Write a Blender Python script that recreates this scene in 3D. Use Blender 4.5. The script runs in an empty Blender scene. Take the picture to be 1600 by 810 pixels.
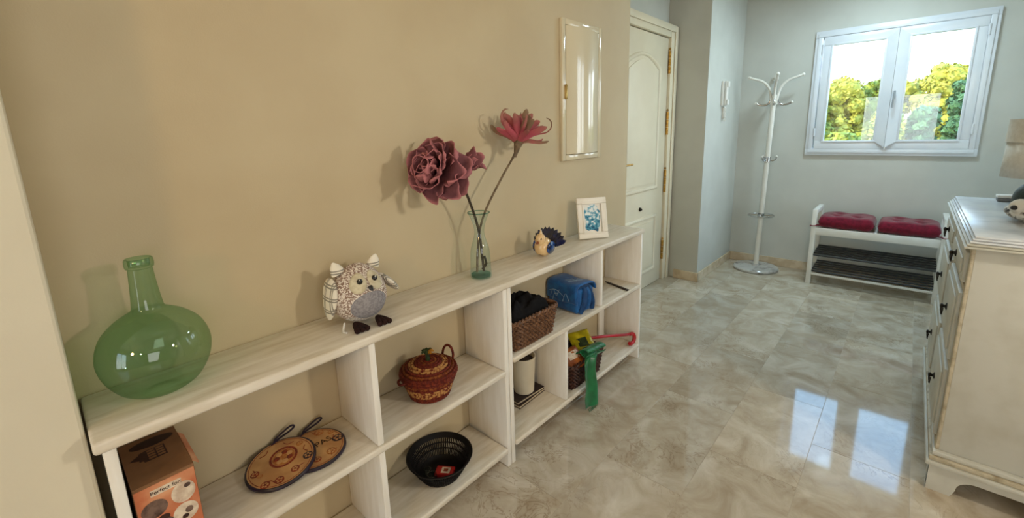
import bpy, bmesh, math, random
from mathutils import Vector, Matrix, Euler, noise as mnoise
random.seed(7)
PI = math.pi
SC = bpy.context.scene
COL = SC.collection
# ------------------------------------------------------------------ camera
cam_d = bpy.data.cameras.new('camera'); cam = bpy.data.objects.new('camera', cam_d); COL.objects.link(cam)
def cam_axes(y, p, r):
    y, p, r = map(math.radians, (y, p, r))
    fw = Vector((-math.sin(y)*math.cos(p), math.cos(y)*math.cos(p), -math.sin(p)))
    rt = Vector((math.cos(y), math.sin(y), 0)); up = rt.cross(fw)
    return math.cos(r)*rt+math.sin(r)*up, -math.sin(r)*rt+math.cos(r)*up, fw
rt, up, fw = cam_axes(42.4487, 11.385, -1.6052)
m = Matrix((rt, up, -fw)).transposed().to_4x4(); m.translation = (1.2934, .0051, 1.3184)
cam.matrix_world = m
cam_d.sensor_width = 36; cam_d.lens = 684.03/1600*36
cam_d.shift_y = -(405-345.92)/1600; cam_d.clip_start = .02; cam_d.clip_end = 300
SC.camera = cam
# ------------------------------------------------------------------ world, sun, lights, exposure
SC.view_settings.view_transform = 'Standard'; SC.view_settings.look = 'None'
SC.view_settings.exposure = 0.0; SC.view_settings.gamma = 1.0
W = bpy.data.worlds.new('sky'); SC.world = W; W.use_nodes = True
nt = W.node_tree; nt.nodes.clear()
o_ = nt.nodes.new('ShaderNodeOutputWorld'); bg = nt.nodes.new('ShaderNodeBackground')
tc = nt.nodes.new('ShaderNodeTexCoord'); sx = nt.nodes.new('ShaderNodeSeparateXYZ'); rp = nt.nodes.new('ShaderNodeValToRGB')
nt.links.new(tc.outputs['Generated'], sx.inputs[0]); nt.links.new(sx.outputs['Z'], rp.inputs[0])
rp.color_ramp.elements[0].position = .02; rp.color_ramp.elements[0].color = (.92, .97, 1, 1)
rp.color_ramp.elements[1].position = .75; rp.color_ramp.elements[1].color = (.30, .55, 1, 1)
e_ = rp.color_ramp.elements.new(.42); e_.color = (.38, .66, 1, 1)
nt.links.new(rp.outputs[0], bg.inputs[0]); bg.inputs[1].default_value = 6.0
nt.links.new(bg.outputs[0], o_.inputs[0])
def light(name, kind, loc, target, energy, col, size=None, size_y=None):
    d = bpy.data.lights.new(name, kind); d.energy = energy; d.color = col
    if kind == 'AREA':
        d.shape = 'RECTANGLE' if size_y else 'DISK'; d.size = size
        if size_y: d.size_y = size_y
    if kind == 'SUN': d.angle = math.radians(1.0)
    o = bpy.data.objects.new(name, d); COL.objects.link(o); o.location = loc
    o.rotation_euler = (Vector(target)-Vector(loc)).to_track_quat('-Z', 'Y').to_euler()
    return o
light('sun', 'SUN', (-10, -9, 10), (0, 0, 0), 7.0, (1, .88, .62))
light('lounge_fill_light', 'AREA', (5.2, -.9, 1.45), (0, .6, .9), 46, (.97, .97, .98), 2.2, 1.7)  # soft fill added as if a large unseen lounge window stood there
light('lounge_lamp_light', 'AREA', (2.15, -2.65, 2.05), (0.1, .5, 1.1), 23, (1, .66, .30), .35)
light('hall_fill_light', 'AREA', (1.02, 3.85, 2.44), (1.02, 3.85, 0), 18, (.68, .90, 1), .34)  # fill light added to cool and brighten the far end
light('side_lamp_light', 'AREA', (2.55, 1.45, 1.75), (0, .9, 1.0), 17, (1, .92, .78), .16)

# ------------------------------------------------------------------ helpers
def lin(c):
    out = []
    for v in c[:3]:
        v /= 255.0
        out.append(v/12.92 if v <= .04045 else ((v+.055)/1.055)**2.4)
    return (out[0], out[1], out[2], 1)
def pmat(name, col, rough=.5, spec=.5, metal=0, col2=None, nscale=20, ramp=(.4, .6), stretch=None, bump=None, coat=0, detail=4, sheen=0, trans=0):
    mt = bpy.data.materials.new(name); mt.use_nodes = True
    n = mt.node_tree.nodes; l = mt.node_tree.links; b = n['Principled BSDF']
    b.inputs['Base Color'].default_value = lin(col); b.inputs['Roughness'].default_value = rough
    b.inputs['Specular IOR Level'].default_value = spec; b.inputs['Metallic'].default_value = metal
    b.inputs['Coat Weight'].default_value = coat; b.inputs['Coat Roughness'].default_value = .08
    b.inputs['Sheen Weight'].default_value = sheen; b.inputs['Transmission Weight'].default_value = trans
    if col2 or bump:
        tc = n.new('ShaderNodeTexCoord'); mp = n.new('ShaderNodeMapping'); l.new(tc.outputs['Object'], mp.inputs[0])
        if stretch: mp.inputs['Scale'].default_value = stretch
    if col2:
        nz = n.new('ShaderNodeTexNoise'); nz.inputs['Scale'].default_value = nscale; nz.inputs['Detail'].default_value = detail
        cr = n.new('ShaderNodeValToRGB'); cr.color_ramp.elements[0].position = ramp[0]; cr.color_ramp.elements[1].position = ramp[1]
        cr.color_ramp.elements[0].color = lin(col); cr.color_ramp.elements[1].color = lin(col2)
        l.new(mp.outputs[0], nz.inputs['Vector']); l.new(nz.outputs['Fac'], cr.inputs[0]); l.new(cr.outputs[0], b.inputs['Base Color'])
    if bump:
        nb = n.new('ShaderNodeTexNoise'); nb.inputs['Scale'].default_value = bump[0]; nb.inputs['Detail'].default_value = 3
        bp = n.new('ShaderNodeBump'); bp.inputs['Strength'].default_value = bump[1]; bp.inputs['Distance'].default_value = .002
        l.new(mp.outputs[0], nb.inputs['Vector']); l.new(nb.outputs['Fac'], bp.inputs['Height']); l.new(bp.outputs[0], b.inputs['Normal'])
    return mt
def thin_glass(name, tint, rough=.0, ior=1.5, refl=.55):
    mt = bpy.data.materials.new(name); mt.use_nodes = True
    n = mt.node_tree.nodes; l = mt.node_tree.links; n.clear()
    out = n.new('ShaderNodeOutputMaterial'); mx = n.new('ShaderNodeMixShader'); lw = n.new('ShaderNodeLayerWeight')
    tr = n.new('ShaderNodeBsdfTransparent'); gl = n.new('ShaderNodeBsdfGlossy')
    lw.inputs['Blend'].default_value = .5; tr.inputs[0].default_value = tint if len(tint) == 4 else (*tint, 1); gl.inputs['Roughness'].default_value = rough
    pw = n.new('ShaderNodeMath'); pw.operation = 'POWER'; pw.inputs[1].default_value = 4.5
    ma = n.new('ShaderNodeMath'); ma.operation = 'MULTIPLY_ADD'; f0 = ((ior-1)/(ior+1))**2; ma.inputs[1].default_value = refl; ma.inputs[2].default_value = f0*1.6
    l.new(lw.outputs['Facing'], pw.inputs[0]); l.new(pw.outputs[0], ma.inputs[0]); l.new(ma.outputs[0], mx.inputs[0])
    # a longer path through the wall of the glass towards its outline deepens the tint
    p3 = n.new('ShaderNodeMath'); p3.operation = 'POWER'; p3.inputs[1].default_value = 3.0; l.new(lw.outputs['Facing'], p3.inputs[0])
    cm = n.new('ShaderNodeMix'); cm.data_type = 'RGBA'; cm.inputs['A'].default_value = (*tint[:3], 1); cm.inputs['B'].default_value = (tint[0]**2.6, tint[1]**2.6, tint[2]**2.6, 1)
    l.new(p3.outputs[0], cm.inputs['Factor']); l.new(cm.outputs['Result'], tr.inputs[0])
    l.new(tr.outputs[0], mx.inputs[1]); l.new(gl.outputs[0], mx.inputs[2]); l.new(mx.outputs[0], out.inputs[0])
    return mt
def attr_mat(name, c0, c1, rough=.7, attr='tone', nz=(60, .25), sheen=0):
    mt = pmat(name, c0, rough, .25, sheen=sheen); n = mt.node_tree.nodes; l = mt.node_tree.links
    a = n.new('ShaderNodeAttribute'); a.attribute_name = attr
    cr = n.new('ShaderNodeValToRGB'); cr.color_ramp.elements[0].color = lin(c0); cr.color_ramp.elements[1].color = lin(c1)
    tc = n.new('ShaderNodeTexCoord'); no = n.new('ShaderNodeTexNoise'); no.inputs['Scale'].default_value = nz[0]
    ad = n.new('ShaderNodeMath'); ad.operation = 'MULTIPLY_ADD'; ad.inputs[1].default_value = nz[1]
    su = n.new('ShaderNodeMath'); su.operation = 'SUBTRACT'; su.inputs[1].default_value = nz[1]/2
    l.new(tc.outputs['Object'], no.inputs['Vector']); l.new(no.outputs['Fac'], ad.inputs[0]); l.new(a.outputs['Fac'], ad.inputs[2])
    l.new(ad.outputs[0], su.inputs[0]); l.new(su.outputs[0], cr.inputs[0]); l.new(cr.outputs[0], n['Principled BSDF'].inputs['Base Color'])
    return mt
def spl(pts, n=6, closed=False):
    pts = [Vector(p) for p in pts]; N = len(pts); out = []
    rng = range(N) if closed else range(N-1)
    for i in rng:
        g = lambda k: pts[k % N] if closed else pts[max(0, min(N-1, k))]
        p0, p1, p2, p3 = g(i-1), g(i), g(i+1), g(i+2)
        for j in range(n):
            t = j/n
            out.append(.5*((2*p1)+(p2-p0)*t+(2*p0-5*p1+4*p2-p3)*t*t+(3*p1-p0-3*p2+p3)*t**3))
    if not closed: out.append(pts[-1])
    return out
class B:
    def __init__(s): s.bm = bmesh.new()
    def box(s, x0, x1, y0, y1, z0, z1, bev=0, seg=2, mx=None):
        g = bmesh.ops.create_cube(s.bm, size=1); vs = g['verts']
        for v in vs:
            v.co = Vector((x0+(v.co.x+.5)*(x1-x0), y0+(v.co.y+.5)*(y1-y0), z0+(v.co.z+.5)*(z1-z0)))
        if bev:
            es = list({e for v in vs for e in v.link_edges})
            r = bmesh.ops.bevel(s.bm, geom=es, offset=bev, segments=seg, profile=.5, affect='EDGES')
            vs = list({v for f in r['faces'] for v in f.verts} | {v for v in vs if v.is_valid})
        if mx is not None:
            for v in vs: v.co = mx @ v.co
        return s
    def lathe(s, prof, seg=32, c=(0, 0, 0), mx=None, sc=(1, 1)):
        rings = []
        for r, z in prof:
            if r < 1e-6: rings.append([s.bm.verts.new((c[0], c[1], c[2]+z))])
            else: rings.append([s.bm.verts.new((c[0]+r*sc[0]*math.cos(2*PI*i/seg), c[1]+r*sc[1]*math.sin(2*PI*i/seg), c[2]+z)) for i in range(seg)])
        for a, b in zip(rings, rings[1:]):
            for i in range(seg):
                j = (i+1) % seg
                if len(a) == 1 and len(b) == 1: continue
                if len(a) == 1: s.bm.faces.new((a[0], b[j], b[i]))
                elif len(b) == 1: s.bm.faces.new((a[i], a[j], b[0]))
                else: s.bm.faces.new((a[i], a[j], b[j], b[i]))
        if mx is not None:
            for r in rings:
                for v in r: v.co = mx @ v.co
        return s
    def tube(s, pts, r, seg=8, closed=False, flat=1.0, cap=True):
        pts = [Vector(p) for p in pts]; N = len(pts)
        rr = r if isinstance(r, (list, tuple)) else [r]*N
        rings = []; nrm = None
        for i, p in enumerate(pts):
            t = (pts[(i+1) % N]-pts[i-1]) if closed else (pts[min(i+1, N-1)]-pts[max(i-1, 0)])
            t.normalize()
            if nrm is None:
                nrm = t.orthogonal().normalized()
            nrm = (nrm-t*nrm.dot(t))
            if nrm.length < 1e-6: nrm = t.orthogonal()
            nrm.normalize(); bn = t.cross(nrm)
            rings.append([s.bm.verts.new(p+rr[i]*(math.cos(2*PI*k/seg)*nrm+flat*math.sin(2*PI*k/seg)*bn)) for k in range(seg)])
        M_ = N if closed else N-1
        for i in range(M_):
            a, b = rings[i], rings[(i+1) % N]
            for k in range(seg):
                s.bm.faces.new((a[k], a[(k+1) % seg], b[(k+1) % seg], b[k]))
        if cap and not closed:
            s.bm.faces.new(rings[0][::-1]); s.bm.faces.new(rings[-1])
        return s
    def ball(s, c, r, seg=20, rings=12, mx=None, fn=None):
        g = bmesh.ops.create_uvsphere(s.bm, u_segments=seg, v_segments=rings, radius=1)
        r = r if isinstance(r, (tuple, list)) else (r, r, r)
        for v in g['verts']:
            co = Vector((v.co.x*r[0], v.co.y*r[1], v.co.z*r[2]))
            if fn: co = fn(co)
            if mx is not None: co = mx @ co
            v.co = co+Vector(c)
        return s
    def grid(s, fn, nu, nv, closed_u=False):
        vs = [[s.bm.verts.new(fn(i/nu, j/nv)) for j in range(nv+1)] for i in range(nu+(0 if closed_u else 1))]
        for i in range(nu):
            for j in range(nv):
                a, b = vs[i], vs[(i+1) % len(vs)]
                s.bm.faces.new((a[j], b[j], b[j+1], a[j+1]))
        return vs
    def prism(s, poly, d0, d1, axis='x'):
        def P(a, b, d):
            return {'x': (d, a, b), 'y': (a, d, b), 'z': (a, b, d)}[axis]
        A = [s.bm.verts.new(P(a, b, d0)) for a, b in poly]; C = [s.bm.verts.new(P(a, b, d1)) for a, b in poly]
        s.bm.faces.new(A[::-1]); s.bm.faces.new(C)
        for i in range(len(poly)):
            j = (i+1) % len(poly); s.bm.faces.new((A[i], A[j], C[j], C[i]))
        return s
    def done(s, name, mat, parent=None, smooth=40, loc=None, rot=None, solid=0, sub=0, label=None):
        bmesh.ops.recalc_face_normals(s.bm, faces=s.bm.faces[:])
        me = bpy.data.meshes.new(name); s.bm.to_mesh(me); s.bm.free()
        if mat: me.materials.append(mat)
        if smooth:
            me.polygons.foreach_set('use_smooth', [True]*len(me.polygons))
            me.set_sharp_from_angle(angle=math.radians(smooth))
        o = bpy.data.objects.new(name, me); COL.objects.link(o)
        if parent: o.parent = parent
        if loc: o.location = loc
        if rot: o.rotation_euler = rot
        if solid:
            md = o.modifiers.new('thickness', 'SOLIDIFY'); md.thickness = solid; md.offset = 0
        if sub:
            md = o.modifiers.new('smooth', 'SUBSURF'); md.levels = sub; md.render_levels = sub
        if label: o['label'] = label
        return o
def tag(o, label, cat, group=None, kind=None):
    o['label'] = label; o['category'] = cat
    if group: o['group'] = group
    if kind: o['kind'] = kind
    return o
def thing(name, label, cat, loc=(0, 0, 0), rz=0, group=None):
    o = bpy.data.objects.new(name, None); COL.objects.link(o); o.location = loc; o.rotation_euler = (0, 0, rz)
    o.empty_display_size = .05
    return tag(o, label, cat, group)
def struct(o): o['kind'] = 'structure'; return o
def text_mesh(name, s, size, mat, parent, mx, ext=.0002):
    cu = bpy.data.curves.new(name, 'FONT'); cu.body = s; cu.size = size; cu.extrude = ext; cu.align_x = 'CENTER'; cu.align_y = 'CENTER'
    tmp = bpy.data.objects.new('tmp', cu); COL.objects.link(tmp)
    dg = bpy.context.evaluated_depsgraph_get(); me = bpy.data.meshes.new_from_object(tmp.evaluated_get(dg))
    bpy.data.objects.remove(tmp); me.name = name; me.transform(mx); me.materials.clear(); me.materials.append(mat)
    o = bpy.data.objects.new(name, me); COL.objects.link(o); o.parent = parent
    return o
def T(x, y, z): return Matrix.Translation((x, y, z))
def RZ(a): return Matrix.Rotation(a, 4, 'Z')
def RX(a): return Matrix.Rotation(a, 4, 'X')
def RY(a): return Matrix.Rotation(a, 4, 'Y')
def S(x, y, z): return Matrix.Diagonal((x, y, z, 1))

# ------------------------------------------------------------------ materials of the setting
M_wall = pmat('wall_paint_warm_lit', (194, 178, 146), .55, .35, col2=(189, 172, 140), nscale=3, bump=(260, .10))  # left wall: tan of the warm lamplight put into the paint colour
M_wall2 = pmat('hall_paint', (200, 201, 194), .55, .35, col2=(194, 195, 188), nscale=3, bump=(260, .10))
M_jamb = pmat('wall_paint_pale_lit', (214, 207, 186), .55, .35, col2=(209, 201, 180), nscale=3, bump=(260, .10))  # jamb: its brighter light put into a paler copy of the wall paint
M_ceil = pmat('ceiling_paint', (226, 222, 212), .8, .2, col2=(222, 218, 206), nscale=2)
M_grout = pmat('grout', (196, 186, 168), .6, .3, col2=(184, 172, 152), nscale=40)
M_base = pmat('baseboard_marble', (214, 198, 172), .25, .5, col2=(198, 178, 150), nscale=14)
def marble():
    mt = bpy.data.materials.new('polished_marble'); mt.use_nodes = True
    n = mt.node_tree.nodes; l = mt.node_tree.links; b = n['Principled BSDF']
    b.inputs['Roughness'].default_value = .055; b.inputs['Specular IOR Level'].default_value = .75
    geo = n.new('ShaderNodeNewGeometry'); oi = n.new('ShaderNodeObjectInfo')
    sc = n.new('ShaderNodeVectorMath'); sc.operation = 'SCALE'; sc.inputs['Scale'].default_value = 37.0
    cb = n.new('ShaderNodeCombineXYZ'); l.new(oi.outputs['Random'], cb.inputs[0]); l.new(oi.outputs['Random'], cb.inputs[2])
    l.new(cb.outputs[0], sc.inputs[0])
    ad = n.new('ShaderNodeVectorMath'); ad.operation = 'ADD'; l.new(geo.outputs['Position'], ad.inputs[0]); l.new(sc.outputs[0], ad.inputs[1])
    n1 = n.new('ShaderNodeTexNoise'); n1.inputs['Scale'].default_value = 6.5; n1.inputs['Detail'].default_value = 10; n1.inputs['Roughness'].default_value = .62; n1.inputs['Distortion'].default_value = .7
    l.new(ad.outputs[0], n1.inputs['Vector'])
    r1 = n.new('ShaderNodeValToRGB'); cr = r1.color_ramp
    cr.elements[0].position = .30; cr.elements[0].color = lin((166, 150, 128)); cr.elements[1].position = .72; cr.elements[1].color = lin((214, 206, 192))
    e = cr.elements.new(.5); e.color = lin((190, 178, 158))
    l.new(n1.outputs['Fac'], r1.inputs[0])
    # dark thin veins
    n2 = n.new('ShaderNodeTexNoise'); n2.inputs['Scale'].default_value = 7; n2.inputs['Detail'].default_value = 6; n2.inputs['Roughness'].default_value = .62; n2.inputs['Distortion'].default_value = 2.0
    l.new(ad.outputs[0], n2.inputs['Vector'])
    ab = n.new('ShaderNodeMath'); ab.operation = 'SUBTRACT'; ab.inputs[1].default_value = .5; l.new(n2.outputs['Fac'], ab.inputs[0])
    aa = n.new('ShaderNodeMath'); aa.operation = 'ABSOLUTE'; l.new(ab.outputs[0], aa.inputs[0])
    r2 = n.new('ShaderNodeValToRGB'); r2.color_ramp.elements[0].position = 0; r2.color_ramp.elements[0].color = (1, 1, 1, 1); r2.color_ramp.elements[1].position = .022; r2.color_ramp.elements[1].color = (0, 0, 0, 1)
    l.new(aa.outputs[0], r2.inputs[0])
    n3 = n.new('ShaderNodeTexNoise'); n3.inputs['Scale'].default_value = 3.1; l.new(ad.outputs[0], n3.inputs['Vector'])
    r3 = n.new('ShaderNodeValToRGB'); r3.color_ramp.elements[0].position = .50; r3.color_ramp.elements[1].position = .62; l.new(n3.outputs['Fac'], r3.inputs[0])
    mu = n.new('ShaderNodeMath'); mu.operation = 'MULTIPLY'; l.new(r2.outputs[0], mu.inputs[0]); l.new(r3.outputs[0], mu.inputs[1])
    m2 = n.new('ShaderNodeMath'); m2.operation = 'MULTIPLY'; m2.inputs[1].default_value = .6; l.new(mu.outputs[0], m2.inputs[0])
    mx = n.new('ShaderNodeMix'); mx.data_type = 'RGBA'; l.new(m2.outputs[0], mx.inputs['Factor']); l.new(r1.outputs[0], mx.inputs['A']); mx.inputs['B'].default_value = lin((124, 98, 72))
    # tile to tile brightness
    hs = n.new('ShaderNodeHueSaturation'); mr = n.new('ShaderNodeMapRange'); mr.inputs['To Min'].default_value = .84; mr.inputs['To Max'].default_value = 1.08
    l.new(oi.outputs['Random'], mr.inputs['Value']); l.new(mr.outputs[0], hs.inputs['Value']); l.new(mx.outputs['Result'], hs.inputs['Color'])
    l.new(hs.outputs[0], b.inputs['Base Color'])
    return mt
M_marble = marble()

# ------------------------------------------------------------------ structure
CEIL = 2.52
floor = struct(B().box(-.45, 5.6, -3.2, 4.9, -.2, -.0012).done('floor', M_grout, smooth=0))
TW, TL = .309, .618
tile_me = None; tiles = 0
for ci in range(0, 10):
    cx = .1865-TW/2+ci*TW
    ph = 2.65 if ci % 2 == 0 else 2.341
    for k in range(-8, 5):
        y0 = ph+k*TL; y1 = y0+TL
        if y1 < -2.0 or y0 > 4.68: continue
        cy = (y0+y1)/2
        clip = y1 > 4.679
        if tile_me is None or clip:
            yy = min(y1, 4.679)
            t = B().box(-TW/2+.0006, TW/2-.0006, y0-cy+.0006, yy-cy-.0006, -.012, 0, .0005, 1).done('floor_tile', M_marble, floor, smooth=0)
            if not clip: tile_me = t.data
        else:
            t = bpy.data.objects.new('floor_tile', tile_me); COL.objects.link(t); t.parent = floor
        t.location = (cx, cy, 0)
struct(B().box(-.40, -.436+TW, 2.30, 3.80, -.012, .0, .001, 1).done('floor_threshold', M_marble, floor, smooth=0))
struct(B().box(-.45, 5.6, -3.2, 4.9, CEIL, CEIL+.2).done('ceiling', M_ceil, smooth=0))
struct(B().box(-.45, 0, -.02, 2.474, 0, CEIL, .002, 1).done('wall_left', M_wall, smooth=0))
struct(B().box(-.45, .17, -3.2, -.004, 0, CEIL, .006, 2).done('wall_jamb', M_jamb, smooth=0))
struct(B().box(-.45, -.325, 2.474, 3.77, 0, CEIL).done('wall_niche', M_wall2, smooth=0))
struct(B().box(-.45, .015, 3.77, 4.68, 0, CEIL, .003, 2).done('wall_column', M_wall2, smooth=0))
WX0, WX1, WZ0, WZ1 = .578, 1.64, 1.058, 2.081
b = B(); b.box(-.45, WX0+.02, 4.68, 4.9, 0, CEIL); b.box(WX1-.02, 2.2, 4.68, 4.9, 0, CEIL)
b.box(WX0+.02, WX1-.02, 4.68, 4.9, 0, WZ0+.02); b.box(WX0+.02, WX1-.02, 4.68, 4.9, WZ1-.02, CEIL)
struct(b.done('wall_far', M_wall2, smooth=0))
b = B(); b.box(1.97, 2.2, 1.85, 3.35, 0, CEIL); b.box(1.97, 2.2, 4.45, 4.68, 0, CEIL); b.box(1.97, 2.2, 3.35, 4.45, 0, .45); b.box(1.97, 2.2, 3.35, 4.45, 2.12, CEIL)  # opening cut for the added window
struct(b.done('wall_right', M_wall2, smooth=0))
struct(B().box(2.2, 5.6, 1.85, 2.1, 0, CEIL).done('wall_lounge_side', M_wall2, smooth=0))
struct(B().box(5.4, 5.6, -3.2, 1.85, 0, CEIL).done('wall_lounge_far', M_wall2, smooth=0))
b = B(); b.box(.17, .35, -3.2, -3.0, 0, CEIL); b.box(1.63, 5.4, -3.2, -3.0, 0, CEIL); b.box(.35, 1.63, -3.2, -3.0, 0, .25); b.box(.35, 1.63, -3.2, -3.0, 1.92, CEIL)
struct(b.done('wall_back', M_wall2, smooth=0))
def baseboard(n, x0, x1, y0, y1, h=.08):
    struct(B().box(x0, x1, y0, y1, 0, h, .002, 1).done(n, M_base, smooth=0))
baseboard('baseboard_far', .027, 1.97, 4.668, 4.68)
baseboard('baseboard_column_side', .015, .027, 3.758, 4.68)
baseboard('baseboard_column_face', -.19, .027, 3.757, 3.77)
baseboard('baseboard_right', 1.958, 1.97, 1.85, 4.668)
baseboard('baseboard_left', 0, .003, 2.26, 2.474)

# ------------------------------------------------------------------ window in the far wall
M_upvc = pmat('white_window_frame', (226, 230, 236), .28, .5, col2=(218, 224, 232), nscale=4)
M_pane = thin_glass('window_glass', (.96, .98, .97))
M_chrome = pmat('chrome', (205, 205, 205), .15, .5, 1.0, col2=(190, 190, 190), nscale=8)
win = struct(bpy.data.objects.new('window_1', None)); COL.objects.link(win); win.location = (0, 4.68, 0)
def ring(x0, x1, z0, z1, w, y0, y1, bev=.003):
    b = B()
    b.box(x0, x1, y0, y1, z0, z0+w, bev); b.box(x0, x1, y0, y1, z1-w, z1, bev)
    b.box(x0, x0+w, y0, y1, z0+w, z1-w, bev); b.box(x1-w, x1, y0, y1, z0+w, z1-w, bev)
    return b
ring(WX0, WX1, WZ0, WZ1, .055, -.025, .07).done('window_frame', M_upvc, win)
ring(WX0+.02, WX1-.02, WZ0+.02, WZ1-.02, .03, -.034, -.02).done('frame_lip', M_upvc, win)
GZ0, GZ1 = 1.179, 1.959
for gx0, gx1, sx0, sx1, side in ((.705, 1.040, .640, 1.114, 0), (1.193, 1.523, 1.118, 1.588, 1)):
    b = B()
    zb, zt = 1.110, 2.028
    b.box(sx0, sx1, -.030, .03, zb, GZ0, .004); b.box(sx0, sx1, -.030, .03, GZ1, zt, .004)
    if side == 0: b.box(sx0, gx0, -.030, .03, GZ0, GZ1, .004)
    else: b.box(gx1, sx1, -.030, .03, GZ0, GZ1, .004)
    so = b.done('sash', M_upvc, win)
    # meeting stile: mitred at both ends, its face rising towards the line where the sashes meet
    gx, cx_ = (gx1, 1.1150) if side == 0 else (gx0, 1.1170)
    b = B(); fr_ = [(gx, -.031, GZ0), (cx_, -.062, zb+.012), (cx_, -.062, zt-.012), (gx, -.031, GZ1)]
    A_ = [b.bm.verts.new(p) for p in fr_]; C_ = [b.bm.verts.new((p[0], .03, p[2])) for p in fr_]
    b.bm.faces.new(A_); b.bm.faces.new(C_[::-1])
    for q in range(4): b.bm.faces.new((A_[q], A_[(q+1) % 4], C_[(q+1) % 4], C_[q]))
    b.done('meeting_stile', M_upvc, so, smooth=0)
    ring(gx0-.012, gx1+.012, GZ0-.012, GZ1+.012, .014, -.038, -.02, .002).done('glazing_bead', M_upvc, so)
    B().box(gx0, gx1, .002, .006, GZ0, GZ1).done('pane', M_pane, so, smooth=0)
    for hz in (1.22, 1.90):
        hx = sx0-.004 if side == 0 else sx1+.004
        B().lathe([(0, 0), (.007, 0), (.007, .07), (0, .07)], 10, (hx, -.036, hz)).done('hinge', M_upvc, so)
win_added = struct(bpy.data.objects.new('added_window', None)); COL.objects.link(win_added); win_added.location = (2.0, 3.9, 0)  # unseen window added to bring cool daylight to the far end
b = B(); b.box(0, .07, -.55, -.49, .45, 2.12, .003); b.box(0, .07, .49, .55, .45, 2.12, .003); b.box(0, .07, -.49, .49, .45, .51, .003); b.box(0, .07, -.49, .49, 2.06, 2.12, .003); b.box(0, .07, -.03, .03, .51, 2.06, .003)
b.done('window_frame', M_upvc, win_added)
for y0, y1 in ((-.49, -.03), (.03, .49)): B().box(.03, .034, y0, y1, .51, 2.06).done('pane', M_pane, win_added, smooth=0)
win3 = struct(bpy.data.objects.new('window_3', None)); COL.objects.link(win3); win3.location = (.99, -3.08, 0)
b = B(); b.box(-.64, -.585, 0, .06, .25, 1.92, .003); b.box(.585, .64, 0, .06, .25, 1.92, .003); b.box(-.585, .585, 0, .06, .25, .305, .003); b.box(-.585, .585, 0, .06, 1.865, 1.92, .003); b.box(-.03, .03, 0, .06, .305, 1.865, .003)
b.done('window_frame', M_upvc, win3)
for x0, x1 in ((-.585, -.03), (.03, .585)): B().box(x0, x1, .03, .034, .305, 1.865).done('pane', M_pane, win3, smooth=0)
h = B(); h.box(1.128, 1.142, -.072, -.060, 1.50, 1.56, .003); h.tube(spl([(1.135, -.066, 1.54), (1.135, -.098, 1.54), (1.134, -.104, 1.51), (1.132, -.102, 1.43)], 5), .007, 8)
h.done('handle', pmat('handle_grey', (150, 155, 160), .35, .5, col2=(140, 146, 150), nscale=6), win)

# ------------------------------------------------------------------ shelving: two low units under one long board
def wood_white(name, c1, c2, stretch, rough=.45):
    return pmat(name, c1, rough, .4, col2=c2, nscale=5, ramp=(.35, .72), stretch=stretch, bump=(30, .12), detail=6)
M_shelf = wood_white('whitewashed_wood', (224, 216, 202), (200, 188, 166), (9, 1.2, 9), .34)
M_shelfp = wood_white('whitewashed_upright', (236, 232, 224), (224, 218, 206), (9, 9, 1.2), .42)
H = .778
tag(B().box(.002, .239, 0, 2.252, .752, H, .007, 3).done('shelf_board', M_shelf), 'long whitewashed wooden top board carrying the bottle, owl and vase', 'shelf board')
u1 = thing('shelving_unit', 'low white open shelving unit holding the round plaques and black bowl, nearest the camera', 'shelf', (0, .57, 0), group='low white shelving units under the long board')
u2 = thing('shelving_unit', 'low white open shelving unit holding the blue bag and wicker baskets, nearer the door', 'shelf', (0, 1.69, 0), group='low white shelving units under the long board')
def panel(u, name, y0, y1, z0, z1, x0=.003, x1=.229, mat=None):
    o = B().box(x0, x1, y0-u.location.y, y1-u.location.y, z0, z1, .003, 2).done(name, mat or M_shelfp, u); return o
def shelf(u, y0, y1, ztop, x1=.236):
    b = B(); yo = u.location.y; b.box(.003, x1, y0-yo, y1-yo, ztop-.023, ztop, .007, 3)
    return b.done('shelf', M_shelf, u)
panel(u1, 'side_panel', .012, .032, 0, .751); panel(u1, 'side_panel', 1.107, 1.1285, 0, .751)
shelf(u1, .033, 1.106, .426); shelf(u1, .033, 1.106, .089)
panel(u1, 'divider', .562, .582, .427, .751); panel(u1, 'divider', .562, .582, .090, .402)
panel(u2, 'side_panel', 1.1305, 1.152, 0, .751); panel(u2, 'side_panel', 2.228, 2.248, 0, .751)
shelf(u2, 1.153, 2.227, .461); shelf(u2, 1.153, 2.227, .096)
panel(u2, 'divider', 1.802, 1.822, .462, .751); panel(u2, 'divider', 1.503, 1.524, .097, .437)
panel(u2, 'back_stile', 2.150, 2.205, .097, .437, .003, .018)

# ------------------------------------------------------------------ dresser
M_dr = pmat('cream_painted_wood', (196, 195, 184), .45, .4, col2=(182, 179, 164), nscale=9, ramp=(.45, .75), bump=(60, .15))
M_dru = pmat('distressed_cream_edge', (190, 180, 156), .5, .35, col2=(142, 128, 100), nscale=26, ramp=(.48, .72), bump=(60, .25))
M_drtop = pmat('glossy_white_top', (214, 218, 222), .22, .55, col2=(190, 196, 204), nscale=12, ramp=(.4, .75), bump=(40, .08))
M_iron = pmat('dark_iron', (52, 46, 40), .4, .5, .7, col2=(34, 30, 26), nscale=40)
DX, DX1, DY0, DY1 = 1.482, 1.955, 2.045, 3.085
dr = thing('dresser', 'cream painted wooden dresser with stepped top and bracket feet against the right wall', 'dresser', (DX, DY0, 0))
W_, L_ = DX1-DX, DY1-DY0
B().box(0, W_, 0, L_, .155, .905, .003).done('carcass', M_dr, dr)
t = B().box(-.008, W_+.004, -.008, L_+.008, .941, .949, .002).done('top', M_drtop, dr)
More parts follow.
